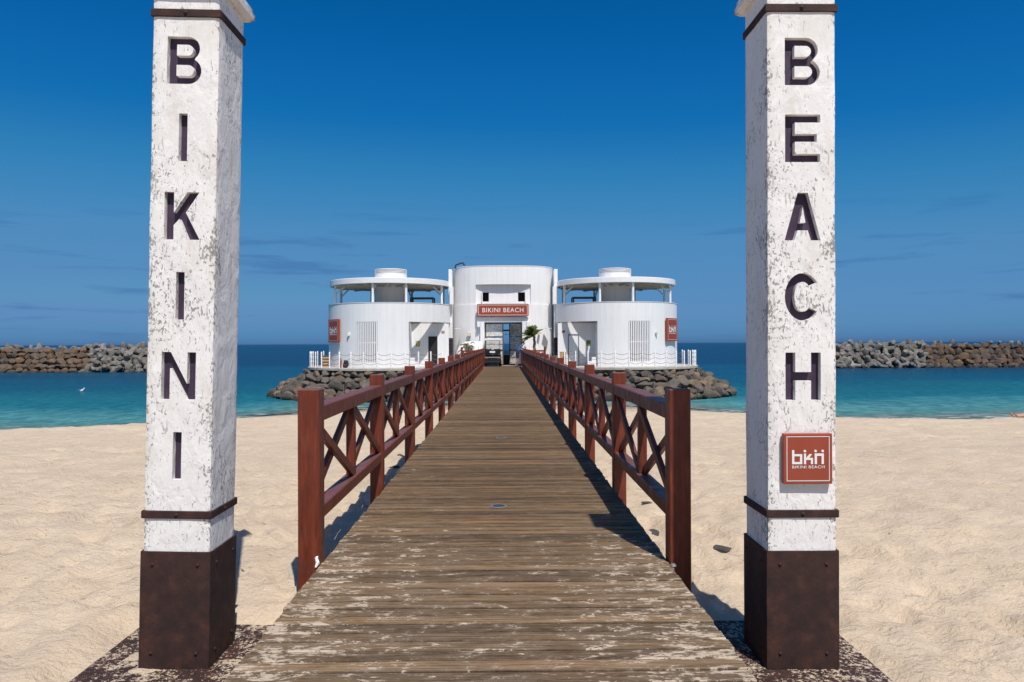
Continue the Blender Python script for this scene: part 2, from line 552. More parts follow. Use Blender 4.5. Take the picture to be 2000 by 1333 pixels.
def mat_water():
    n = NT('sea_water')
    P = n.geo.outputs['Position']
    dep = n.attr('depth')
    pat = n.noise(n.mapping(P, (0.035, 0.09, 1)), 1.0, 5, 0.6, 0.5)
    d2 = n.math('ADD', dep, n.math('MULTIPLY', n.math('SUBTRACT', pat, 0.5), n.math('MULTIPLY', dep, 1.3)))
    c = n.ramp(n.maprange(d2, 0, 8), [(0.0, (0.28, 0.44, 0.37)), (0.06, (0.13, 0.36, 0.33)), (0.17, (0.010, 0.150, 0.172)),
                                      (0.36, (0.001, 0.086, 0.128)), (0.62, (0.001, 0.060, 0.120)), (1.0, (0.001, 0.034, 0.085))])
    rp = n.noise(n.mapping(P, (1.5, 0.8, 1)), 1.0, 6, 0.72, 0.3)
    c = n.mix(n.ramp(rp, [(0.42, 0.9), (0.58, 0.0)]), c, n.mix(1.0, c, (0.42, 0.55, 0.68), 'MULTIPLY'))  # ripple shading painted into the water colour as darker streaks
    # breaking foam where the water thins out
    fo = n.noise(n.mapping(P, (0.45, 1.3, 1), (4, 1, 0)), 1.6, 6, 0.7, 0.4)
    foam = n.math('MULTIPLY', n.ramp(fo, [(0.47, 0.0), (0.56, 0.8)]), n.ramp(n.maprange(dep, 0, 0.5), [(0.0, 0.6), (0.35, 0.9), (0.9, 0.0)]))
    c = n.mix(foam, c, (0.75, 0.78, 0.76))
    n.set('Base Color', c)
    al = n.math('MAXIMUM', n.ramp(n.maprange(dep, 0, 1.2), [(0.0, 0.0), (0.12, 0.35), (0.5, 0.85), (1.0, 1.0)]), foam)
    n.set('Alpha', al)
    n.set('Roughness', 0.28)
    n.set('IOR', 1.2)
    n.set('Specular IOR Level', 0.2)
    w1 = n.noise(n.mapping(P, (0.9, 2.2, 1)), 0.9, 4, 0.6, 0.2)
    w2 = n.noise(n.mapping(P, (2.5, 5, 1), (9, 4, 0)), 1.6, 4, 0.6)
    b1 = n.bump(w1, 0.7, 0.35)
    n.bump(w2, 0.5, 0.08, b1)
    return n.m

def mat_stone(name, cols, scale=3.0):
    n = NT(name)
    P = n.offset(n.tc.outputs['Object'])
    r = n.ramp(n.oi.outputs['Random'], [(i / (len(cols) - 1), c) for i, c in enumerate(cols)])
    f = n.noise(P, scale, 7, 0.68, 0.3)
    c = n.mix(n.ramp(f, [(0.3, 0.65), (0.62, 0.0)]), r, n.mix(1.0, r, (0.32, 0.31, 0.32), 'MULTIPLY'))
    f2 = n.noise(n.mapping(P, (1, 1, 1), (3, 3, 3)), scale * 0.8, 5, 0.6)
    c = n.mix(n.ramp(f2, [(0.55, 0.0), (0.75, 0.55)]), c, (0.30, 0.19, 0.10))
    z = n.sep(n.geo.outputs['Position'])[2]
    wl = n.maprange(n.math('ADD', z, n.math('MULTIPLY', f, 0.4)), -1.35, -1.75)
    c = n.mix(n.math('MULTIPLY', wl, 0.75), c, (0.022, 0.020, 0.016))
    n.set('Base Color', c)
    n.set('Roughness', 0.85)
    n.bump(n.noise(P, scale * 3, 7, 0.7), 0.8, 0.06)
    return n.m

def mat_cladding():
    n = NT('white_board_cladding')
    P = n.tc.outputs['Object']
    x, y, z = n.sep(P)
    at = n.t.nodes.new('ShaderNodeAttribute'); at.attribute_name = 'run'
    run = at.outputs['Fac']
    saw = n.math('ABSOLUTE', n.math('SINE', n.math('MULTIPLY', run, math.pi / 0.13)))
    line = n.ramp(saw, [(0.0, 1.0), (0.22, 0.0)])
    board = n.noise(n.comb(n.math('FLOOR', n.math('DIVIDE', run, 0.13)), 0.3, 0.1), 7.7, 0)
    f = n.noise(n.mapping(n.geo.outputs['Position'], (1.5, 1.5, 0.5)), 1.2, 5, 0.6)
    c = n.mix(n.ramp(f, [(0.35, 0.0), (0.75, 0.5)]), (0.83, 0.83, 0.83), (0.75, 0.75, 0.74))
    dr = n.noise(n.mapping(n.geo.outputs['Position'], (5, 5, 0.35)), 1.0, 5, 0.65)
    c = n.mix(n.ramp(dr, [(0.55, 0.0), (0.78, 0.28)]), c, (0.50, 0.48, 0.44))
    c = n.mix(n.ramp(board, [(0.35, 0.14), (0.65, 0.0)]), c, (0.58, 0.58, 0.58))
    c = n.mix(n.math('MULTIPLY', line, 0.26), c, (0.35, 0.35, 0.36))
    n.set('Base Color', c)
    n.set('Roughness', 0.6)
    n.bump(n.math('SUBTRACT', 1.0, line), 0.5, 0.01)
    return n.m

M_PIL = mat_pillar(); M_RUST = mat_rust(); M_PLATE = mat_rust('sandy_rusty_plate', True)
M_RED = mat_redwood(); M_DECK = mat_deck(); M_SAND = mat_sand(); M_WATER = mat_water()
M_ROCK = mat_stone('riprap_stone', [(0.085, 0.078, 0.072), (0.19, 0.132, 0.078), (0.115, 0.104, 0.095), (0.23, 0.172, 0.11), (0.07, 0.066, 0.063), (0.165, 0.138, 0.11), (0.10, 0.093, 0.087)])
M_ROCKFAR = mat_stone('breakwater_stone', [(0.095, 0.066, 0.048), (0.165, 0.095, 0.050), (0.10, 0.080, 0.068), (0.14, 0.092, 0.055), (0.065, 0.058, 0.055)], 1.6)
M_TETRA = mat_stone('pale_concrete', [(0.20, 0.19, 0.165), (0.14, 0.133, 0.12), (0.25, 0.235, 0.205)], 1.2)
M_DARKSTONE = mat_stone('dark_stone', [(0.07, 0.065, 0.065), (0.11, 0.10, 0.095)], 9)
M_CLAD = mat_cladding()
M_WHITE = simple('white_paint', (0.80, 0.80, 0.80), 0.5, var=0.04, scale=4)
M_PURPLE = simple('dark_purple_paint', (0.042, 0.022, 0.050), 0.6, var=0.3, scale=20)
M_SIGN = simple('brick_red_sign_paint', (0.30, 0.055, 0.026), 0.42, var=0.08, scale=6)
M_LETTER = simple('white_lettering', (0.80, 0.77, 0.74), 0.5)
M_DARK = simple('dark_interior', (0.012, 0.012, 0.014), 0.7)
M_BLACK = simple('black_plastic', (0.014, 0.015, 0.017), 0.38, var=0.2)
M_TYRE = simple('tyre_rubber', (0.012, 0.012, 0.012), 0.8)
M_METAL = simple('grey_metal', (0.22, 0.22, 0.22), 0.5, 0.3)
M_GREYF = simple('grey_painted_frame', (0.13, 0.14, 0.15), 0.5)
M_ROPE = simple('rope', (0.20, 0.165, 0.13), 0.9)
M_CONC = simple('concrete', (0.42, 0.40, 0.35), 0.85, var=0.2, scale=3, bump=0.01)
M_CONCD = simple('stained_concrete', (0.16, 0.145, 0.12), 0.9, var=0.35, scale=2, bump=0.02)
M_BEAM = simple('old_timber', (0.06, 0.042, 0.03), 0.85, var=0.3, scale=6)
M_SOFFIT = simple('pale_soffit_boards', (0.52, 0.50, 0.46), 0.7, var=0.1, scale=5)
M_GATE = simple('whitewashed_wood', (0.60, 0.585, 0.55), 0.75, var=0.4, scale=7, bump=0.01)
M_BATTEN = simple('brown_batten', (0.10, 0.06, 0.045), 0.7, var=0.2)
M_CRATE = simple('pale_pine', (0.52, 0.34, 0.17), 0.65, var=0.2, scale=5)
M_GREENP = simple('green_poster', (0.28, 0.34, 0.12), 0.5, var=0.5, scale=30)
M_PICTO = simple('red_pictogram', (0.42, 0.12, 0.09), 0.5, var=0.2, scale=20)
M_BEIGE = simple('beige_lamp_shade', (0.62, 0.55, 0.42), 0.5)
M_REDCAN = simple('red_enamel', (0.38, 0.02, 0.02), 0.3)
M_SKIN = simple('skin', (0.45, 0.23, 0.15), 0.5)
M_BLUE = simple('blue_shirt', (0.015, 0.11, 0.33), 0.8, var=0.2, scale=12)
M_NAVY = simple('navy_shorts', (0.010, 0.015, 0.06), 0.85)
M_HAIR = simple('dark_hair', (0.018, 0.011, 0.008), 0.6)
M_SHOE = simple('shoe', (0.05, 0.05, 0.055), 0.6)
M_LEAF = simple('palm_leaf', (0.105, 0.150, 0.028), 0.5, var=0.45, scale=6)
M_DRYLEAF = simple('dry_palm_leaf', (0.20, 0.18, 0.09), 0.6, var=0.4, scale=6)
M_TRUNK = simple('palm_trunk', (0.20, 0.14, 0.09), 0.9, var=0.45, scale=14, bump=0.03)
M_CANVAS = simple('white_canvas', (0.78, 0.78, 0.76), 0.7, var=0.05)
M_GLASS = simple('lamp_glass', (0.035, 0.04, 0.042), 0.6)
M_FEATHER = simple('white_feather', (0.8, 0.8, 0.8), 0.6)
M_SWIM = simple('dark_swimwear', (0.03, 0.02, 0.03), 0.7)

# ------------------------------------------------------------------ sand, sea
def lerp_tab(x, tab):
    return np.interp(x, [t[0] for t in tab], [t[1] for t in tab])
YS = [(-200, 27), (-60, 28.5), (-17, 29), (-14.5, 33), (-11.6, 37.8), (-8, 40.5), (-4, 43.5), (4, 43.5), (8, 41.5), (11, 38.8), (14, 34.5), (17, 32.5), (26, 34), (60, 36), (200, 38)]
YC = [(-200, 22), (-17, 23.2), (-12, 24.4), (-8, 26), (8, 26), (12, 25.6), (16, 25.4), (27, 27.3), (60, 30), (200, 33)]
def smooth01(t):
    t = np.clip(t, 0, 1)
    return t * t * (3 - 2 * t)
def sand_z(x, y, detail=True):
    x = np.asarray(x, float); y = np.asarray(y, float)
    ys, yc = lerp_tab(x, YS), lerp_tab(x, YC)
    z = np.where(y < 7, -0.33 + 0.12 * smooth01((y - 5) / 2.5), 0)
    z = np.where(y >= 7, -0.21 + (-1.05 + 0.21) * smooth01((y - 7) / (yc - 7)) ** 1.1, z)
    t = (y - yc) / (ys - yc)
    z = np.where(y >= yc, -1.05 - 0.95 * t, z)
    # round the crest off a little
    z = np.where(y > ys, -2.0 - (y - ys) * 0.085, z)
    z = np.maximum(z, -9.0)
    if detail:
        dry = np.clip((z + 1.9) / 0.5, 0.05, 1)
        z = z + dry * (0.10 * fbm(x * 0.35, y * 0.35, 3) + 0.05 * fbm(x * 1.3 + 0.6 * y, y * 1.6, 3))
        # trodden hollows
        for sc, amp, sd in ((1.9, 0.040, 0.0), (3.3, 0.038, 31.7), (5.2, 0.022, 77.1)):
            u, v = x * sc + sd, y * sc * 0.85 + sd
            iu, iv = np.floor(u).astype(int), np.floor(v).astype(int)
            pit = np.zeros_like(x)
            for a in (-1, 0, 1):
                for b in (-1, 0, 1):
                    cu, cv = iu + a, iv + b
                    r1 = _perm[cu & 255, cv & 255]; r2 = _perm[(cu + 91) & 255, (cv + 37) & 255]; r3 = _perm[(cu + 13) & 255, (cv + 201) & 255]
                    dx, dy = u - (cu + r1), v - (cv + r2)
                    an = r3 * 6.283
                    p, q_ = dx * np.cos(an) + dy * np.sin(an), -dx * np.sin(an) + dy * np.cos(an)
                    d2 = (p / 0.50) ** 2 + (q_ / 0.26) ** 2
                    pit += np.where(d2 < 4, -np.exp(-d2 * 1.8) + 0.42 * np.exp(-((np.sqrt(d2) - 1.25) ** 2) * 7), 0) * (0.4 + 0.6 * r3)
            z = z + amp * pit * np.clip((z + 1.75) / 0.3, 0, 1) * (0.55 + 0.9 * np.clip(fbm(x * 0.22 + 5, y * 0.22, 2) + 0.4, 0, 1))
        # keep it below the boards and the steel plates
        near = np.clip((1.75 - np.abs(x)) / 0.35, 0, 1)
        cap = np.where(near > 0, -0.13, 9)
        z = np.minimum(z, np.where(near > 0, cap + (1 - near) * 0.15, 9))
        pl = smooth01((2.55 - np.abs(x + 0.07)) / 0.2) * smooth01((5.20 - y) / 0.15)
        z = z * (1 - pl) + np.minimum(z, -0.338 + 0.055 * fbm(x * 2.6 + 3, y * 2.6, 5)) * pl
    return z

def grid_mesh(name, X, Y, Z, mat, attrs=None):
    r, c = X.shape
    me = bpy.data.meshes.new(name)
    co = np.stack([X, Y, Z], -1).reshape(-1, 3).astype(np.float32)
    idx = np.arange(r * c).reshape(r, c)
    q_ = np.stack([idx[:-1, :-1], idx[:-1, 1:], idx[1:, 1:], idx[1:, :-1]], -1).reshape(-1, 4)
    me.vertices.add(len(co)); me.vertices.foreach_set('co', co.ravel())
    me.loops.add(q_.size); me.loops.foreach_set('vertex_index', q_.ravel().astype(np.int32))
    me.polygons.add(len(q_)); me.polygons.foreach_set('loop_start', np.arange(0, q_.size, 4, dtype=np.int32))
    me.polygons.foreach_set('use_smooth', np.ones(len(q_), bool))
    for k, v in (attrs or {}).items():
        a = me.attributes.new(k, 'FLOAT', 'POINT')
        a.data.foreach_set('value', v.reshape(-1).astype(np.float32))
    me.materials.append(mat)
    me.update(calc_edges=True)
    return me

ty = np.linspace(0, 1, 430)
rows = np.concatenate([np.linspace(-30, 1.4, 22), 1.5 + 62 * ty ** 2.2])
tx = np.linspace(-1, 1, 821)
Yg, Tg = np.meshgrid(rows, tx, indexing='ij')
Xg = np.sign(Tg) * np.abs(Tg) ** 2.2 * (60 + 0.6 * np.maximum(Yg, 0))
sand = link('beach_sand', grid_mesh('beach_sand', Xg, Yg, sand_z(Xg, Yg), M_SAND))
sand['kind'] = 'structure'

rows = np.concatenate([np.arange(24, 60, 0.3), 60 * (25000 / 60) ** np.linspace(0, 1, 130)])
tx = np.linspace(-1.7, 1.7, 171)
Yg, Tg = np.meshgrid(rows, tx, indexing='ij')
Xg = Tg * (Yg + 12)
dep = np.clip(SEA - sand_z(Xg, Yg, False), 0, 9)
dep = np.minimum(dep, np.where(Yg < 100, 4.3, 9))
dep = np.where(Yg > 110, np.minimum(9, 4.3 + (Yg - 110) * 0.15), dep)
water = link('sea', grid_mesh('sea', Xg, Yg, np.full_like(Xg, SEA), M_WATER, {'depth': dep}))
water['kind'] = 'structure'
# ground below the sea, out to the horizon
sb = MB(); sb.box(-30000, 30000, 60, 26000, -12, -9.2)
o = sb.build('seabed', M_SAND); o['kind'] = 'structure'

def gz(x, y):
    return float(sand_z(np.array([x]), np.array([y]))[0])

# ------------------------------------------------------------------ boardwalk
HW = 1.227
boardwalk = bpy.data.objects.new('boardwalk', None)
COL.objects.link(boardwalk); boardwalk['kind'] = 'structure'
plank_meshes = []
for k in range(10):
    b = MB()
    w = PITCH - 0.012 - random.random() * 0.004
    e0, e1 = random.uniform(-0.006, 0.006), random.uniform(-0.006, 0.006)
    n_seg = 6
    vv, ff = [], []
    for i in range(n_seg + 1):
        x = -HW - e0 + (2 * HW + e0 + e1) * i / n_seg
        dz = random.uniform(-0.0015, 0.0015); dw = random.uniform(-0.0012, 0.0012)
        vv += [(x, -w / 2 + dw, -0.028), (x, -w / 2 + dw, dz - 0.004), (x, -w / 2 + 0.004, dz), (x, w / 2 - 0.004, dz), (x, w / 2 + dw, dz - 0.004), (x, w / 2 + dw, -0.028)]
    for i in range(n_seg):
        for j in range(6):
            j2 = (j + 1) % 6
            ff.append((i * 6 + j, i * 6 + j2, (i + 1) * 6 + j2, (i + 1) * 6 + j))
    ff += [tuple(range(6)), tuple(n_seg * 6 + j for j in range(5, -1, -1))]
    b.add(vv, ff)
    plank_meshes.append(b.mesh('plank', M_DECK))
y = -1.0
cnt = 0
yfar = None
while y < 52.9:
    if y < 3.2 or cnt < 285:
        p = bpy.data.objects.new('plank', random.choice(plank_meshes))
        COL.objects.link(p); p.parent = boardwalk
        p.location = (random.uniform(-0.006, 0.006), y, random.uniform(-0.0025, 0.001))
        p.rotation_euler = (random.uniform(-0.012, 0.012), random.uniform(-0.0008, 0.0008), random.uniform(-0.0012, 0.0012) + (math.pi if random.random() < 0.5 else 0))
        cnt += 1
    else:
        if yfar is None:
            yfar = MB()
        w = PITCH - 0.009
        yfar.box(-HW + random.uniform(-.006, .006), HW + random.uniform(-.006, .006), y - w / 2, y + w / 2, -0.028, random.uniform(-0.002, 0.001))
    y += PITCH
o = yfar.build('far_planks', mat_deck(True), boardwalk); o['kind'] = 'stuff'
b = MB()
for x in (-1.12, -0.4, 0.4, 1.12):
    b.box(x - 0.05, x + 0.05, -1.05, 52.9, -0.16, -0.033)
b.build('joists', M_BEAM, boardwalk)
for i in range(18):
    yy = 3.0 + i * 2.8
    for x in (-0.95, 0.95):
        b = MB(); b.box(x - 0.08, x + 0.08, yy - 0.08, yy + 0.08, gz(x, yy) - 0.5, -0.162)
        b.build('pile', M_BEAM, boardwalk)
    b = MB(); b.box(-1.15, 1.15, yy + 0.085, yy + 0.185, -0.26, -0.163)
    b.build('cross_beam', M_BEAM, boardwalk)
# lights let into the boards
ORD = ('first and second', 'third and fourth', 'fifth and sixth', 'seventh and eighth', 'ninth and tenth', 'eleventh and twelfth')
for i, yy in enumerate((7.24, 12.5, 17.8, 23.5, 29.0, 34.6)):
    t = thing('deck_light', 'round recessed deck light between the %s railing posts counted from the lettered pillars' % ORD[i], 'light', (0.01, yy, 0.0), 'lights along the boardwalk centre')
    b = MB(); b.lathe([(0.062, 0.0), (0.062, 0.003), (0.078, 0.003), (0.082, 0.0)], (0, 0, 0), 20)
    me = b.mesh('rim', M_METAL, 30); o = link('rim', me); o.parent = t
    b = MB(); b.lathe([(0.0, 0.005), (0.062, 0.003), (0.063, -0.02)], (0, 0, 0), 20)
    o = link('lens', b.mesh('lens', M_GLASS, 30)); o.parent = t

# ------------------------------------------------------------------ railings
BAY, NB, Y0 = 2.8, 16, 5.40
def railing(s, label):
    root = thing('wooden_railing', label, 'railing', (s * 1.305, Y0, -0.3), 'railings along the boardwalk')
    X = s * 1.305
    def part(name, b, bv=0.004, loc=None):
        me = b.mesh(name, M_RED)
        bevel(me, bv)
        return link(name, me, root)
    for i in range(NB + 1):
        yy = Y0 + i * BAY
        b = MB(); h = 0.076 if i == 0 else 0.068
        zt = 1.232 + random.uniform(-0.012, 0.010)
        jx, jy = (0, 0) if i == 0 else (random.uniform(-0.004, 0.004), random.uniform(-0.002, 0.002))
        b.box(X - h + jx, X + h + jx, yy - h + jy, yy + h + jy, -0.32 if i < 4 else -0.55, zt)
        part('post', b, 0.006)
        if i == NB:
            break
        y0, y1 = yy + 0.070, yy + BAY - 0.070
        ym = (y0 + y1) / 2
        b = MB(); b.box(X - 0.062, X + 0.062, y0, y1, 0.995, 1.108); part('top_rail', b, 0.008)
        b = MB(); b.box(X - 0.058, X + 0.058, y0, y1, 0.285, 0.385); part('bottom_rail', b, 0.008)
        b = MB(); b.box(X - 0.036, X + 0.036, ym - 0.045, ym + 0.045, 0.387, 0.993); part('baluster', b)
        for a, c in ((y0, ym - 0.047), (ym + 0.047, y1)):
            for zz0, zz1, dx in ((0.42, 0.955, -0.0125), (0.955, 0.42, 0.0125)):
                b = MB()
                b.beam((X + dx * 1.6, a + 0.012, zz0), (X + dx * 1.6, c - 0.012, zz1), 0.038, 0.072, (0, 0, 1))
                part('brace', b, 0.003)
    # short return at the far end
    yy = Y0 + NB * BAY
    b = MB(); b.box(s * 2.75 - 0.068, s * 2.75 + 0.068, yy - 0.068, yy + 0.068, -0.018, 1.33); part('post', b, 0.006)
    xa, xb = sorted((X + s * 0.07, s * 2.75 - s * 0.07))
    b = MB(); b.box(xa, xb, yy - 0.06, yy + 0.06, 0.995, 1.108); part('top_rail', b, 0.006)
    b = MB(); b.box(xa, xb, yy - 0.055, yy + 0.055, 0.285, 0.385); part('bottom_rail', b, 0.006)
    for a, c in (((xa, 0.42), (xb, 0.955)), ((xa, 0.955), (xb, 0.42))):
        b = MB(); dy = -0.02 if a[1] < 0.6 else 0.02
        b.beam((a[0] + 0.01, yy + dy, a[1]), (c[0] - 0.01, yy + dy, c[1]), 0.038, 0.07); part('brace', b, 0.003)
    return root
railing(-1, 'long red wooden boardwalk railing with X braces, ending beside the golf cart')
railing(1, 'long red wooden boardwalk railing with X braces, the one the man leans on')
# scrap caught at the foot of the end posts
for x, yy, lab in ((-1.245, 5.27, 'crumpled white paper scrap at the foot of the end post'), (1.235, 5.20, 'small grey metal bolt plate at the foot of the end post')):
    b = MB()
    if x < 0:
        b.tube([(x, yy, 0.003), (x + 0.012, yy + 0.02, 0.03), (x - 0.006, yy + 0.05, 0.055), (x + 0.012, yy + 0.07, 0.07)], [0.006, 0.014, 0.011, 0.003], 6)
        tag(b.build('paper_scrap', M_WHITE), lab, 'scrap')
    else:
        b.lathe([(0.0, 0.018), (0.016, 0.014), (0.023, 0.0)], (x, yy + 0.05, 0.003), 12)
        tag(b.build('bolt_plate', M_METAL, smooth=40), lab, 'bolt')

# ------------------------------------------------------------------ lettered pillars
def arc(cx, cy, rx, ry, a0, a1, n=9):
    return [(cx + rx * math.cos(R(a0 + (a1 - a0) * k / n)), cy + ry * math.sin(R(a0 + (a1 - a0) * k / n))) for k in range(n + 1)]
S = 0.20      # stroke, in letter heights (letters are 1 high, about 0.72 wide)
def glyph(ch):
    """outline polygons: list of (outer, [holes])"""
    w = 0.72
    if ch == 'I':
        return [([(-0.09, 0), (0.09, 0), (0.09, 1), (-0.09, 1)], [])]
    if ch == 'B':
        o = [(-w / 2, 0)] + arc(w / 2 - 0.27, 0.275, 0.27, 0.275, -90, 62) + arc(w / 2 - 0.29, 0.745, 0.25, 0.255, -50, 90) + [(-w / 2, 1)]
        h1 = [(-w / 2 + S, 0.17)] + arc(w / 2 - 0.27, 0.285, 0.11, 0.115, -90, 90) + [(-w / 2 + S, 0.40)]
        h2 = [(-w / 2 + S, 0.60)] + arc(w / 2 - 0.29, 0.715, 0.11, 0.115, -90, 90) + [(-w / 2 + S, 0.83)]
        return [(o, [h1, h2])]
    if ch == 'K':
        return [([(-w / 2, 0), (-w / 2 + S, 0), (-w / 2 + S, 0.30), (-0.045, 0.43), (w / 2 - 0.22, 0), (w / 2 + 0.03, 0), (0.09, 0.57), (w / 2 + 0.01, 1), (w / 2 - 0.24, 1), (-w / 2 + S, 0.57), (-w / 2 + S, 1), (-w / 2, 1)], [])]
    if ch == 'N':
        return [([(-w / 2, 0), (-w / 2 + 0.18, 0), (-w / 2 + 0.18, 0.66), (w / 2 - 0.19, 0), (w / 2, 0), (w / 2, 1), (w / 2 - 0.18, 1), (w / 2 - 0.18, 0.34), (-w / 2 + 0.19, 1), (-w / 2, 1)], [])]
    if ch == 'E':
        return [([(-w / 2, 0), (w / 2, 0), (w / 2, 0.17), (-w / 2 + S, 0.17), (-w / 2 + S, 0.425), (w / 2 - 0.07, 0.425), (w / 2 - 0.07, 0.59), (-w / 2 + S, 0.59), (-w / 2 + S, 0.83), (w / 2, 0.83), (w / 2, 1), (-w / 2, 1)], [])]
    if ch == 'A':
        return [([(-0.37, 0), (-0.17, 0), (-0.105, 0.21), (0.105, 0.21), (0.17, 0), (0.37, 0), (0.105, 1), (-0.105, 1)], [[(-0.06, 0.37), (0.06, 0.37), (0.0, 0.70)]])]
    if ch == 'C':
        o = arc(0, 0.5, 0.37, 0.5, 38, 322, 22)
        i = arc(0, 0.5, 0.175, 0.315, 315, 45, 18)
        return [(o + i, [])]
    if ch == 'H':
        return [([(-w / 2, 0), (-w / 2 + S, 0), (-w / 2 + S, 0.41), (w / 2 - S, 0.41), (w / 2 - S, 0), (w / 2, 0), (w / 2, 1), (w / 2 - S, 1), (w / 2 - S, 0.59), (-w / 2 + S, 0.59), (-w / 2 + S, 1), (-w / 2, 1)], [])]

def glyph_mesh(ch, size, t0, t1, cx, cz, yf):
    """letter prism in the XZ plane, extruded along Y from yf+t0 to yf+t1"""
    bm = bmesh.new()
    for outer, holes in glyph(ch):
        edges = []
        for loop in [outer] + holes:
            vs_ = [bm.verts.new((cx + p[0] * size, yf + t0, cz + (p[1] - 0.5) * size)) for p in loop]
            for k in range(len(vs_)):
                edges.append(bm.edges.new((vs_[k], vs_[(k + 1) % len(vs_)])))
        bmesh.ops.triangle_fill(bm, use_beauty=True, use_dissolve=False, edges=edges)
    bmesh.ops.recalc_face_normals(bm, faces=bm.faces)
    r = bmesh.ops.extrude_face_region(bm, geom=list(bm.faces))
    bmesh.ops.translate(bm, vec=(0, t1 - t0, 0), verts=[g for g in r['geom'] if isinstance(g, bmesh.types.BMVert)])
    bmesh.ops.recalc_face_normals(bm, faces=bm.faces)
    me = bpy.data.meshes.new('letter')
    bm.to_mesh(me); bm.free()
    return me

def wobble_column(hw, z0, z1, amp, seed, step=0.028):
    nx = int(2 * hw / step); nz = int((z1 - z0) / step)
    ring = []
    for k in range(nx): ring.append((-hw + 2 * hw * k / nx, -hw))
    for k in range(nx): ring.append((hw, -hw + 2 * hw * k / nx))
    for k in range(nx): ring.append((hw - 2 * hw * k / nx, hw))
    for k in range(nx): ring.append((-hw, hw - 2 * hw * k / nx))
    n = len(ring)
    v, f = [], []
    for j in range(nz + 1):
        z = z0 + (z1 - z0) * j / nz
        for (x, y_) in ring:
            cr = 0.0
            if abs(abs(x) - hw) < 1e-6 and abs(abs(y_) - hw) < 1e-6:
                cr = 0.007
            p = Vector((x, y_, z))
            d = mnoise.noise(Vector((x * 3 + seed, y_ * 3, z * 2.6))) + 0.45 * mnoise.noise(Vector((x * 9 + seed, y_ * 9, z * 7)))
            nrm = Vector((x, y_, 0)).normalized()
            p += nrm * (d * amp - cr)
            v.append(p)
    for j in range(nz):
        for k in range(n):
            k2 = (k + 1) % n
            f.append((j * n + k, j * n + k2, (j + 1) * n + k2, (j + 1) * n + k))
    f.append(tuple(range(n - 1, -1, -1)))
    f.append(tuple(nz * n + k for k in range(n)))
    b = MB(); b.add(v, f)
    return b

